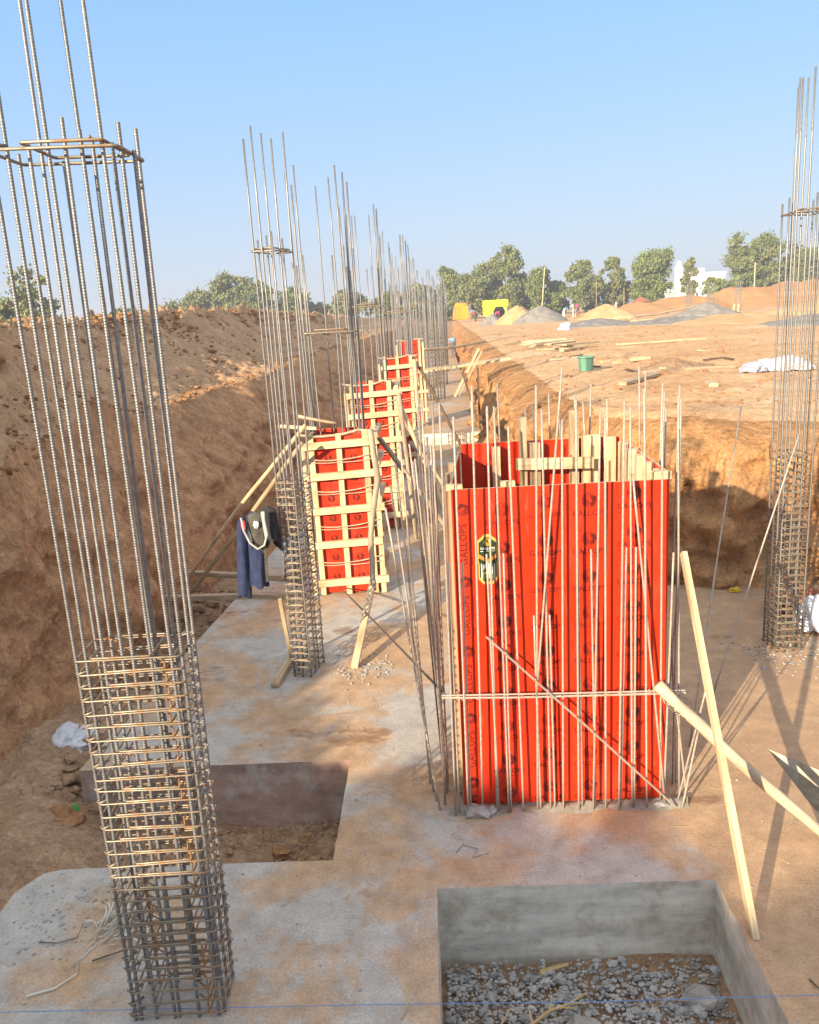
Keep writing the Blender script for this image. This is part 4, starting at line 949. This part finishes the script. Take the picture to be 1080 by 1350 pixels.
# twigs, string, wires
def twig(label, pts, r, br=(), mat='twig', name='dry_twig', cat='twig'):
    mb = MB(); mb.tube(pts, [r*(1-.6*i/len(pts)) for i in range(len(pts))], 6)
    for b in br: mb.tube(b, [r*.6, r*.3], 5)
    return tag(mb.build(name, mat, origin=pts[0]), label, cat)
twig('pale forked twig over the gravel pit at the bottom edge', [(.24, 3.08, -.28), (.33, 3.17, -.31), (.42, 3.25, -.32), (.52, 3.31, -.34), (.61, 3.385, -.36)], .009, ([(.52, 3.31, -.34), (.60, 3.29, -.32)], [(.42, 3.25, -.32), (.44, 3.33, -.31)], [(.47, 3.28, -.33), (.55, 3.25, -.31)], [(.33, 3.17, -.31), (.32, 3.24, -.29)]))
twig('thin pale twig left of the forked twig', [(.17, 3.10, -.26), (.20, 3.16, -.27), (.235, 3.24, -.29)], .005)
twig('curled dry stem on the slab left of the gravel pit', [(-.25, 2.9, .005), (-.22, 2.98, .02), (-.24, 3.05, .03), (-.2, 3.12, .02)], .003)
twig('flat wood chip at the rear wall of the gravel pit', [(.42, 3.60, -.43), (.5, 3.62, -.42), (.57, 3.64, -.42)], .016)
twig('thin wire curl on the slab in front of the big form', [(.02, 4.0, .006), (.06, 4.06, .01), (.14, 4.02, .008), (.11, 3.95, .006), (.20, 3.98, .01)], .0022, mat='dark_steel', name='wire_scrap', cat='wire')
twig('small dark wire scrap on the slab by the right pit edge', [(1.52, 3.05, .005), (1.53, 3.0, .012), (1.56, 2.96, .006)], .004, mat='dark_steel', name='wire_scrap', cat='wire')
twig('bent wire scrap on the slab left of the closest column', [(-2.05, 3.42, .005), (-1.95, 3.40, .012), (-1.87, 3.44, .006), (-1.86, 3.50, .03)], .003, mat='dark_steel', name='wire_scrap', cat='wire')
twig('dark loose bar lying by the packing straps', [(-1.73, 3.28, .01), (-1.5, 3.36, .03), (-1.3, 3.42, .06)], .004, mat='dark_steel', name='wire_scrap', cat='wire')
mb = MB(); mb.tube([(-2.6, 2.98, .03), (-.3, 2.965, .02), (.6, 2.955, .012), (1.6, 2.95, .02), (3.0, 2.94, .03)], .0016, 4)
tag(mb.build('string_line', 'string', origin=(0, 2.97, 0)), 'blue string line stretched low across the near slab and pit', 'string')
# jacket and dark bag hung on the slim column
def hang(name, mat, par, c, w0, w1, d0, d1, h, seed, n=28, rows_=22, lean=0, fold=.13, hem=0.02):
    rows = []
    for i in range(rows_):
        t = i/(rows_-1); row = []
        ww = lerp(w0, w1, t**.6)*(math.sin(min(1, t*7+.12)*math.pi/2)); dd = lerp(d0, d1, t)*(math.sin(min(1, t*6+.15)*math.pi/2))
        for j in range(n):
            a = 2*math.pi*j/n; f = 1+fold*(.3+t)*math.sin(a*4+seed+1.5*math.sin(t*4+seed))+.06*noise.noise(Vector((math.cos(a)*2+seed, math.sin(a)*2, t*5)))
            row.append((c[0]+lean*t+ww*math.cos(a)*f, c[1]+dd*math.sin(a)*f, c[2]-h*t-hem*math.sin(a*2+seed)*t))
        rows.append(row)
    mb = MB(); mb.grid(rows, 0, True); mb.poly(rows[0][::-1]); o = mb.build(name, mat, par, True)
    return o
J = (-1.43, 6.36, 1.45)
t = thing('jacket', 'navy blue jacket hanging on the left of the slim rebar column', 'jacket', (-1.43, 6.36, .8))
hang('body', 'navy', t, (-1.47, 6.37, 1.45), .05, .085, .05, .07, .61, 1.0, lean=-.015, fold=.2, hem=.03)
hang('sleeve', 'navy', t, (-1.545, 6.33, 1.42), .035, .052, .04, .05, .66, 2.3, lean=-.035, fold=.10)
hang('sleeve', 'navy', t, (-1.43, 6.33, 1.28), .04, .045, .04, .05, .44, 4.3, lean=-.02, fold=.10)
mb = MB(); mb.grid([[(-1.535, 6.275, 1.40), (-1.505, 6.272, 1.40)], [(-1.54, 6.265, 1.36), (-1.50, 6.262, 1.35)], [(-1.528, 6.265, 1.32), (-1.505, 6.265, 1.32)]]); ob = mb.build('red_lining', 'red_cloth', t)
md = ob.modifiers.new('thick', 'SOLIDIFY'); md.thickness = .004
t = thing('dark_bag', 'black and olive bag with grey piping hung over the navy jacket', 'bag', (-1.36, 6.27, 1.0))
hang('body', 'black_cloth', t, (-1.325, 6.32, 1.50), .06, .075, .04, .05, .33, .6, fold=.16, hem=.05)
hang('pouch', 'olive', t, (-1.415, 6.25, 1.47), .06, .055, .025, .03, .27, 3.1, fold=.14, hem=.04)
mb = MB(); mb.tube([(-1.515, 6.20, 1.44), (-1.50, 6.185, 1.34), (-1.46, 6.18, 1.24), (-1.405, 6.175, 1.19), (-1.35, 6.18, 1.215), (-1.32, 6.19, 1.30), (-1.335, 6.20, 1.40), (-1.34, 6.21, 1.48)], .009, 8); mb.build('piping', 'grey_piping', t, True)
mb = MB(); mb.bar((-1.352, 6.21, 1.2), (-1.365, 6.24, .90), .025, .006, (0, 1, 0)); mb.build('strap', 'olive', t)
mb = MB(); mb.bar((-1.345, 6.205, 1.48), (-1.33, 6.21, 1.26), .03, .008, (0, 1, 0)); mb.build('strap', 'grey_piping', t)
mb = MB(); mb.blob((-1.405, 6.205, 1.38), .03, 3, 2, .3, (.8, .4, 1)); mb.build('white_patch', 'bag', t)

# ------------------------------------------------------------------ trees
def tree_meshes(seed, h, rx, trunk_h, kind, n=3600, s=.33, lo=.14):
    rnd = random.Random(seed); tr = MB(); cr = MB()
    lobes = []      # a few big overlapping lobes give the outline, many small leaf clumps cover them
    nl = 9 if kind != 'airy' else 7
    for k in range(nl):
        a = rnd.uniform(0, 6.28); t = (k+.5)/nl; prof = (math.sin(math.pi*min(1, .22+t*.72)))**.6
        rad = rx*prof*rnd.uniform(.35, .72); r_ = rx*rnd.uniform(.34, .52)
        lobes.append((Vector((math.cos(a)*rad, math.sin(a)*rad, min(h-r_*.75, h*lo+(h*(1-lo))*(.10+.80*t)))), r_))
    lobes.append((Vector((rnd.uniform(-.2, .2)*rx, 0, h-rx*.36)), rx*.42))
    cl = []
    for k in range(110 if kind != 'airy' else 46):
        c, r_ = lobes[rnd.randrange(len(lobes))]
        d = Vector((rnd.gauss(0, 1), rnd.gauss(0, 1), rnd.gauss(0, 1)+.25)).normalized()
        p = c+d*r_*rnd.uniform(.55, 1.05); p.z = max(h*.07, p.z)
        cl.append((p, rx*rnd.uniform(.09, .19), rnd.choice((0, 0, 1))))
    tr.tube([(0, 0, -.4), (.05, 0, trunk_h*.5), (0, .1, trunk_h), (.1, 0, h*.6)], [.03*h, .024*h, .018*h, .008*h], 8)
    for c, r_ in lobes:
        st = Vector((0, .05, trunk_h*rnd.uniform(.6, 1.1))); md = st.lerp(c, .5)+Vector((0, 0, -.05*h))
        tr.tube([st, md, c], [.012*h, .008*h, .003*h], 5)
    for k in range(n):
        c, r_, m = cl[rnd.randrange(len(cl))]
        p = c+Vector((rnd.gauss(0, 1)*r_*.62, rnd.gauss(0, 1)*r_*.62, rnd.gauss(0, 1)*r_*.5))
        e = Euler((rnd.uniform(0, 6), rnd.uniform(0, 6), rnd.uniform(0, 6))).to_matrix()
        q = s*rnd.uniform(.5, 1.3); b = len(cr.v)
        for x, y in ((-q, -q*.5), (0, -q*.75), (q, 0), (0, q*.75), (-q, q*.5)): cr.v.append(p+e @ Vector((x, y, .15*abs(x))))
        cr.face(range(b, b+5), m if rnd.random() < .8 else 1-m)
    return tr, cr
VAR = {}
def tree(label, loc, h, rx, kind, seed, group, trunk_h=None, n=3600, s=.33):
    leafs = {'dense': ['leaf_a', 'leaf_b'], 'olive': ['leaf_b', 'leaf_a'], 'bright': ['leaf_c', 'leaf_a'], 'airy': ['leaf_b', 'leaf_a']}[kind]
    t = thing('tree', label, 'tree', loc, group, seed*1.3)
    k = (kind, seed, h, rx)
    tr, cr = tree_meshes(seed, h, rx, trunk_h or h*.22, kind, int(n*3.4), s*.54)
    for mb, nm, mts in ((tr, 'trunk', 'trunk'), (cr, 'crown', leafs)):
        o = mb.build(nm, mts); o.parent = t
    return t
TR = [('airy grey green tree at the left end of the central grove', (3.6, 152), 9.6, 2.6, 'airy', 1, 2200), ('broad dark tree low above the orange tent', (6.5, 148), 7.4, 3.8, 'olive', 2, 4200), ('dense dark tree above the gap between the tents', (10.2, 152), 9.8, 3.4, 'dense', 3, 4200), ('tallest dark tree of the central grove, above the yellow tarp', (14.8, 151), 11.6, 3.9, 'dense', 4, 5000), ('rounded bright green tree right of the tallest one', (19.6, 147), 8.4, 2.7, 'bright', 5, 3400), ('small dark tree at the right end of the central grove', (23.0, 152), 6.0, 2.0, 'dense', 6, 2200),
      ('round green tree standing alone right of the grove', (27.6, 149), 9.0, 2.9, 'dense', 7, 3600), ('slim tree with bare lower trunk beside the round green one', (32.6, 150), 9.6, 2.0, 'olive', 8, 2200), ('low dark bush between slim and spreading tree', (35.0, 156), 5.6, 2.4, 'dense', 9, 2200), ('spreading leaning tree with visible limbs above the kiln', (38.3, 147), 10.0, 3.9, 'bright', 10, 3600), ('narrow dark tree in front of white building', (46.0, 150), 8.8, 1.3, 'olive', 11, 1800),
      ('large dome shaped tree behind the embankment at right', (56.5, 149), 11.6, 4.8, 'dense', 12, 5200), ('low bush at the left foot of the dome tree', (50.4, 146), 4.6, 3.0, 'bright', 13, 2600), ('bushy tree at the right edge behind the embankment', (64.5, 148), 8.8, 4.4, 'dense', 14, 4000), ('far right tree cut by the photo edge', (71.5, 150), 9.0, 3.6, 'olive', 15, 3000)]
for lb, (x, y), h, rx, kd, sd, n in TR: tree(lb, (x, y, 1.0), h, rx*1.18, kd, sd, 'trees beyond the flat ground', None, n, .36)
TL = [('airy feathery tree at the far left edge above the bank', (-38, 82), 7.2, 2.6, 'airy', 21, 1100), ('dark low tree at the left photo edge', (-41.5, 84), 4.2, 2.4, 'dense', 22, 2200), ('low pale bush right of the feathery tree', (-34.2, 95), 3.6, 1.9, 'olive', 23, 1200), ('small low tree left of the wide olive one', (-45, 150), 5.0, 3.0, 'dense', 24, 2200), ('wide olive tree behind the left bank', (-40, 150), 6.6, 3.6, 'olive', 25, 3000), ('tall rounded tree behind the bank between the two near rebar columns', (-34.6, 149), 8.6, 3.6, 'olive', 26, 4000), ('tree just behind the slim rebar column', (-29.2, 150), 7.4, 3.0, 'bright', 27, 3000), ('low green tree right of the slim rebar column', (-24.5, 152), 6.4, 2.8, 'bright', 28, 2600), ('small tree between the two timbered form cages', (-13.4, 150), 5.8, 2.6, 'dense', 29, 2400), ('low bush behind the far rebar columns', (-7.0, 153), 5.0, 2.6, 'olive', 30, 2000), ('dark bush at the left foot of the central grove', (-1.0, 152), 6.0, 2.8, 'dense', 31, 2400), ('pale bush between the left small tree and the bank', (-50.5, 150), 4.2, 2.8, 'olive', 32, 1600), ('dark bush far behind the left bank', (-19, 156), 4.0, 2.4, 'dense', 33, 1500)]
for lb, (x, y), h, rx, kd, sd, n in TL: tree(lb, (x, y, 1.2), h*1.08, rx*1.4, kd, sd, 'trees behind the left bank', None, n, .30 if y < 100 else .36)
BELT = [(-47.5, 158, 4.4, 3.0, 'olive', 'pale low bush in the belt behind the left bank, left part'), (-43, 160, 5.2, 3.2, 'dense', 'dark bush in the belt left of the wide olive tree'), (-37.5, 158, 5.6, 3.4, 'bright', 'green bush in the belt between wide olive and tall rounded tree'), (-31.8, 160, 5.6, 3.2, 'olive', 'olive bush in the belt right of the tall rounded tree'), (-26.5, 160, 5.0, 3.2, 'dense', 'dark bush in the belt behind the slim rebar column'), (-21.5, 160, 4.6, 3.0, 'olive', 'low bush in the belt right of the slim rebar column'),
        (1.2, 160, 6.2, 3.2, 'dense', 'dark bush filling the left foot of the central grove'), (12.5, 160, 7.4, 3.6, 'dense', 'dark bush behind the yellow shelter'), (17.5, 160, 6.8, 3.4, 'olive', 'olive bush behind the gravel cone'), (30.2, 162, 5.4, 3.0, 'dense', 'dark bush right of the lone round tree'), (35.8, 162, 5.4, 3.2, 'dense', 'dark bush under the spreading tree'), (41.5, 162, 5.0, 3.0, 'olive', 'olive bush right of the spreading tree'), (60.5, 160, 6.8, 4.0, 'bright', 'green bush between dome tree and the right edge'), (67.5, 162, 7.6, 4.2, 'dense', 'dark bush at the right photo edge behind others')]
for k, (x, y, h, rx, kd, lb) in enumerate(BELT): tree(lb, (x, y, 1.0), h, rx, kd, 60+k, 'low bushes filling the tree line', None, 2200, .36)
# ------------------------------------------------------------------ far buildings, poles, tents, kiln
t = thing('white_building', 'white two storey block beyond the embankment at right', 'building', (71.5, 222, 1.5))
mb = MB(); mb.box(67.6, 75.6, 218, 228, 0, 8.9); mb.build('wall', 'white_wall', t)
mb = MB(); mb.box(67.4, 75.8, 217.8, 228.2, 8.9, 9.25); mb.build('roof', 'white_wall', t)
mb = MB(); mb.box(68.4, 71.0, 220, 224, 9.25, 10.4); mb.build('stair_tower', 'white_wall', t)
for z in (3.6, 6.2):
    for x in (68.3, 69.7, 71.1, 72.5, 73.9): 
        mb = MB(); mb.box(x, x+.6, 217.9, 218.06, z, z+.8); mb.build('window', 'glass', t)
t = thing('silo_tower', 'thin white tower rising left of the white block', 'tower', (66.3, 226, 1.5))
lathe([(1.0, 0), (1.0, 9.2), (1.15, 9.3), (1.15, 9.9), (.7, 10.6), (.7, 11.4), (0, 11.8)], (66.3, 226, 1.0), 18).build('tank', 'white_wall', t)
mb = MB(); mb.box(65.2, 67.4, 224.6, 224.9, 1, 7.5); mb.build('stair_panel', 'white_wall', t)
t = thing('factory_shed', 'low pale shed with a curved green roof behind spreading tree', 'building', (60, 225, 1.5))
mb = MB(); mb.box(56, 64.5, 220, 232, 0, 4.4); mb.build('wall', 'white_wall', t)
mb = MB(); rows = [[(56-.3+8.9*i/10, y, 4.4+1.9*math.sin(math.pi*i/10)) for i in range(11)] for y in (219.6, 232.4)]; mb.grid(rows); mb.poly(rows[0]); mb.poly(rows[1][::-1]); mb.build('roof', 'green_wall', t)
for x in (57, 59.4, 61.8): mb = MB(); mb.box(x, x+1.2, 219.9, 220.06, 2.0, 3.4); mb.build('window', 'glass', t)
for x, y, h, r_, lb, ln in ((14.75, 110, 6.6, .075, 'leaning pale pole standing in front of the central grove', .55), (41.1, 108, 5.6, .08, 'pale utility pole in front of the dome tree', 0), (27.2, 118, 3.6, .06, 'short post near the round green tree', 0), (34.6, 120, 4.5, .06, 'thin pole beside the slim tree', 0), (25.4, 128, 5.2, .05, 'grey post right of the central grove', 0)):
    pole('utility_pole', lb, [(x, y, 1.3), (x+ln*.5, y, 1.3+h*.5), (x+ln, y, 1.3+h)], r_, 'pine' if ln or x > 40 else 'old_wood', 'pole', 'poles on the far ground')
def tent(label, c, w_, d, h, mat, seed):
    t = thing('tarp_tent', label, 'tent', c); rows = []
    for i in range(11):
        y = -d/2+d*i/10; row = []
        for j in range(15):
            a = math.pi*j/14; k = 1+.08*noise.noise(Vector((i*.5, j*.5, seed))); sq = .55
            cx = math.copysign(abs(math.cos(a))**sq, math.cos(a)); sz_ = abs(math.sin(a))**sq
            row.append((c[0]+cx*w_/2*k*(1-.12*sz_), c[1]+y, c[2]+h*sz_*k))
        rows.append(row)
    mb = MB(); mb.grid(rows); mb.poly([rows[0][j] for j in range(15)] [::-1]); o = mb.build('cover', mat, t)
    for sx in (-1, 1): 
        mb = MB(); mb.tube([(c[0]+sx*w_*.42, c[1]-d/2-.05, c[2]), (c[0]+sx*w_*.38, c[1]-d/2-.05, c[2]+h*.8)], .05, 6); mb.build('post', 'old_wood', t)
    return t
tent('rounded orange tarp tent left of the yellow one', (4.7, 116, 1.9), 2.3, 2.4, 2.15, 'orange_tarp', 1)
t = thing('tarp_shelter', 'square bright yellow tarp shelter behind the gravel cone', 'tent', (9.5, 118, 1.9))
mb = MB(); rows = []
for i in range(9):
    row = []
    for j in range(17):
        x = -1.75+3.5*j/16; row.append((9.5+x, 117.0+.12*math.sin(j*1.2)+i*.05, 2.1+2.1*i/8+(.08*abs(math.sin(j*.8)) if i == 8 else 0)))
    rows.append(row)
rows.append([(p[0], p[1]+2.2, p[2]-.3) for p in rows[-1]]); mb.grid(rows); mb.grid([[rows[0][-1], (11.25, 119.2, 2.0)], [rows[8][-1], (11.25, 119.6, 3.9)]])
ob = mb.build('cover', 'yellow_tarp', t); md = ob.modifiers.new('thick', 'SOLIDIFY'); md.thickness = .03
for x in (7.8, 9.5, 11.2): mb = MB(); mb.tube([(x, 117.6, 1.6), (x, 117.6, 4.1)], .04, 6); mb.build('post', 'old_wood', t)
t = thing('mixer_drum', 'black upright concrete mixer standing by the yellow shelter', 'mixer', (8.0, 94, 1.5))
lathe([(.35, .5), (.62, .8), (.66, 1.3), (.4, 1.75), (.36, 1.75), (.55, 1.25), (.2, .9)], (8.0, 94, 1.5), 16).build('drum', 'dark', t)
for sx in (-.55, .55): mb = MB(); mb.bar((8+sx, 94, 1.4), (8+sx*.6, 94, 2.5), .1, .1, (0, 1, 0)); mb.build('leg', 'dark_steel', t)
t = thing('brick_kiln', 'small brown brick kiln hut with a peaked roof', 'hut', (26.2, 105, 1.5))
mb = MB(); mb.box(25.35, 27.05, 104.2, 105.8, 1.75, 2.9); mb.build('wall', 'brick', t)
mb = MB(); mb.poly([(25.2, 104.0, 2.9), (27.2, 104.0, 2.9), (26.2, 105, 3.55)]); mb.poly([(27.2, 104.0, 2.9), (27.2, 106, 2.9), (26.2, 105, 3.55)]); mb.poly([(27.2, 106, 2.9), (25.2, 106, 2.9), (26.2, 105, 3.55)]); mb.poly([(25.2, 106, 2.9), (25.2, 104, 2.9), (26.2, 105, 3.55)]); mb.build('roof', 'brick', t)
mb = MB(); mb.box(25.75, 26.65, 104.12, 104.21, 2.05, 2.7); mb.build('opening', 'dark', t)
for x in (25.45, 26.95): mb = MB(); mb.box(x-.1, x+.1, 104.25, 105.7, 1.35, 1.75); mb.build('leg', 'dark_wood', t)
random.seed(77)
for k, (x, y, lb) in enumerate(((24.45, 80, 'rebar column at the left end of the embankment row'), (26.5, 80, 'rebar column second in the embankment row, by the white posts'), (29.0, 80, 'rebar column third in the embankment row, before dome tree'), (31.9, 76, 'red-brown rebar column fourth in the embankment row'), (35.6, 74, 'rebar column at the right end of the embankment row'))):
    bars = rect_bars(.5, .4, 4, 3, (0, 1, 4, 6, 7), 2.4, 2.9, 0)
    rebar_column(lb, (x, y, 1.45), 0, .5, .4, bars, [.2+.3*i for i in range(8)], .017, .014, None, None, 'rebar columns before the embankment', False)
for k, (x, y, lb) in enumerate(((25.7, 72, 'short white post left of the embankment gravel'), (26.2, 72.4, 'short white post next to the other one'))): plank('white_post', lb, (x, y, 1.3), (x+.1, y, 2.3), .14, .14, (0, 1, 0), 'pine', 'short white posts', 'post')
for k, (a, b, lb) in enumerate((((18, 70, 1.75), (24.5, 76, 2.35), 'pale pole lying in front of the embankment'), ((15.5, 66, 1.75), (20, 71, 1.9), 'pale pole lying left of the embankment gravel'))): pole('ground_pole', lb, [a, tuple((Vector(a)+Vector(b))/2), b], .08, 'pine', 'pole', 'poles lying far away')
for k in range(7):
    a = random.uniform(-.4, .4); x = 13.8+random.gauss(0, 1.1); y = 58+random.gauss(0, 2.0)
    plank('far_board', 'weathered board in the low timber stack before the kiln', (x-1.2, y-1.2*a, 1.68+.06*(k % 4)), (x+1.2, y+1.2*a, 1.72+.06*(k % 4)), .3, .09, mat=random.choice(('old_wood', 'pine')), group='low timber stack')

# ------------------------------------------------------------------ people
def person(label, loc, rz, pose, shirt, legs, seed):
    P = {'pel': (0, 0, .95), 'spi': (0, 0, 1.18), 'che': (0, 0, 1.38), 'nec': (0, 0, 1.50), 'hea': (0, .02, 1.60), 'top': (0, .02, 1.72),
         'ls': (-.19, 0, 1.42), 'le': (-.25, -.02, 1.14), 'lw': (-.25, .08, .90), 'lh': (-.25, .1, .80), 'rs': (.19, 0, 1.42), 're': (.25, -.02, 1.14), 'rw': (.25, .08, .90), 'rh': (.25, .1, .80),
         'lk': (-.10, .03, .50), 'la': (-.10, 0, .09), 'lf': (-.10, .16, .04), 'rk': (.10, .03, .50), 'ra': (.10, 0, .09), 'rf': (.10, .16, .04)}
    if pose == 'walk': P.update(lk=(-.1, .22, .52), la=(-.1, .30, .10), lf=(-.1, .45, .06), rk=(.1, -.05, .5), ra=(.1, -.32, .14), rf=(.1, -.20, .05), lw=(-.26, -.18, .95), lh=(-.26, -.22, .86), rw=(.26, .24, .98), rh=(.26, .3, .9))
    if pose == 'bend':
        for k, q in dict(spi=(0, .14, 1.10), che=(0, .34, 1.14), nec=(0, .46, 1.14), hea=(0, .56, 1.10), top=(0, .66, 1.04), ls=(-.19, .38, 1.12), rs=(.19, .38, 1.12), le=(-.2, .46, .86), re=(.2, .46, .86), lw=(-.15, .52, .62), rw=(.15, .52, .62), lh=(-.13, .55, .53), rh=(.13, .55, .53)).items(): P[k] = q
    if pose == 'sit':
        for k, q in P.items():
            if k not in ('lk', 'la', 'lf', 'rk', 'ra', 'rf'): P[k] = (q[0], q[1], q[2]-.72)
        P.update(lk=(-.16, .38, .55), la=(-.13, .36, .1), lf=(-.13, .5, .05), rk=(.16, .38, .55), ra=(.13, .36, .1), rf=(.13, .5, .05), lw=(-.18, .36, .42), rw=(.18, .36, .42), lh=(-.15, .42, .4), rh=(.15, .42, .4), le=(-.26, .14, .5), re=(.26, .14, .5))
    E_ = [('pel', 'spi'), ('spi', 'che'), ('che', 'nec'), ('nec', 'hea'), ('hea', 'top'), ('che', 'ls'), ('ls', 'le'), ('le', 'lw'), ('lw', 'lh'), ('che', 'rs'), ('rs', 're'), ('re', 'rw'), ('rw', 'rh'), ('pel', 'lk'), ('lk', 'la'), ('la', 'lf'), ('pel', 'rk'), ('rk', 'ra'), ('ra', 'rf')]
    rad = dict(pel=.15, spi=.125, che=.15, nec=.06, hea=.10, top=.075, ls=.07, le=.048, lw=.036, lh=.04, rs=.07, re=.048, rw=.036, rh=.04, lk=.068, la=.045, lf=.04, rk=.068, ra=.045, rf=.04)
    ks = list(P); me = bpy.data.meshes.new('person'); me.from_pydata([P[k] for k in ks], [(ks.index(a), ks.index(b)) for a, b in E_], [])
    o = bpy.data.objects.new('person', me); scn.collection.objects.link(o)
    sk_ = o.modifiers.new('skin', 'SKIN'); ss = o.modifiers.new('sub', 'SUBSURF'); ss.levels = 1
    for i, k in enumerate(ks): me.skin_vertices[0].data[i].radius = (rad[k]*(1.25 if k in ('che', 'pel', 'spi') else 1), rad[k]); me.skin_vertices[0].data[i].use_root = (k == 'pel')
    bpy.context.view_layer.update(); dg = bpy.context.evaluated_depsgraph_get(); nm = bpy.data.meshes.new_from_object(o.evaluated_get(dg))
    o.modifiers.clear(); o.data = nm; bpy.data.meshes.remove(me)
    nm.materials.clear()
    for mt in (shirt, legs, 'skin', 'hair'): nm.materials.append(MAT[mt])
    reg = {}
    for a, b in E_:
        m_ = 0
        if b in ('lk', 'la', 'rk', 'ra'): m_ = 1
        if b in ('lw', 'lh', 'rw', 'rh', 'lf', 'rf', 'hea'): m_ = 2
        if b == 'top': m_ = 3
        reg[(a, b)] = m_
    for p in nm.polygons:
        c = p.center; best = (9, 0)
        for (a, b), m_ in reg.items():
            A, B = Vector(P[a]), Vector(P[b]); ab = B-A; tt = max(0, min(1, (c-A).dot(ab)/max(1e-6, ab.length_squared))); d = (A+ab*tt-c).length
            if d < best[0]: best = (d, m_)
        p.material_index = best[1]; p.use_smooth = True
    o.location = loc; o.rotation_euler = (0, 0, rz); tag(o, label, 'person', 'workers on the far ground')
person('person in white shirt walking between the rounded sand heap and the kiln', (23.9, 108, 1.55), R(80), 'walk', 'cloth_white', 'cloth_grey', 1)
person('person in light blue shirt sitting right of the dark gravel cone', (14.9, 93, 1.55), R(-60), 'bend', 'cloth_blue', 'cloth_white', 2)
person('person in white and cream standing beside the one in light blue', (16.1, 94, 1.55), R(40), 'stand', 'cloth_cream', 'cloth_white', 3)
person('person in reddish clothing crouching right of the gravel cone', (16.4, 92, 1.55), R(90), 'sit', 'cloth_red', 'cloth_cream', 4)
person('person in pink shirt standing left of the rounded sand heap', (21.5, 122, 1.6), R(20), 'stand', 'cloth_pink', 'cloth_grey', 5)
person('person in purple dress standing by the black mixer', (8.75, 92, 1.55), R(100), 'stand', 'cloth_purple', 'cloth_pink', 6)
person('person in dark pink bending over left of the black mixer', (7.0, 88, 1.55), R(-90), 'bend', 'cloth_pink', 'cloth_purple', 7)
person('person in grey standing at the right side of the orange tent', (6.0, 105, 1.6), R(60), 'bend', 'cloth_red', 'cloth_grey', 8)
person('person in dark clothing standing in the trench near the dense cages', (1.75, 58, 0.0), R(10), 'bend', 'cloth_blue', 'cloth_grey', 9)

# ------------------------------------------------------------------ morning haze in the air
mb = MB(); mb.box(-560, 760, -30, 960, -2.2, 16.5)
hz = bpy.data.materials.new('haze_air'); hz.use_nodes = True; hn = hz.node_tree
hn.nodes.remove(hn.nodes['Principled BSDF']); pv = hn.nodes.new('ShaderNodeVolumePrincipled')
pv.inputs['Color'].default_value = (0.90, 0.93, 1.0, 1); pv.inputs['Density'].default_value = 0.0013; pv.inputs['Anisotropy'].default_value = 0.2
hn.links.new(pv.outputs[0], hn.nodes['Material Output'].inputs['Volume']); MAT['haze'] = hz
tag(mb.build('haze', 'haze'), 'thin pale morning haze hanging over the whole site', 'haze', kind='stuff')
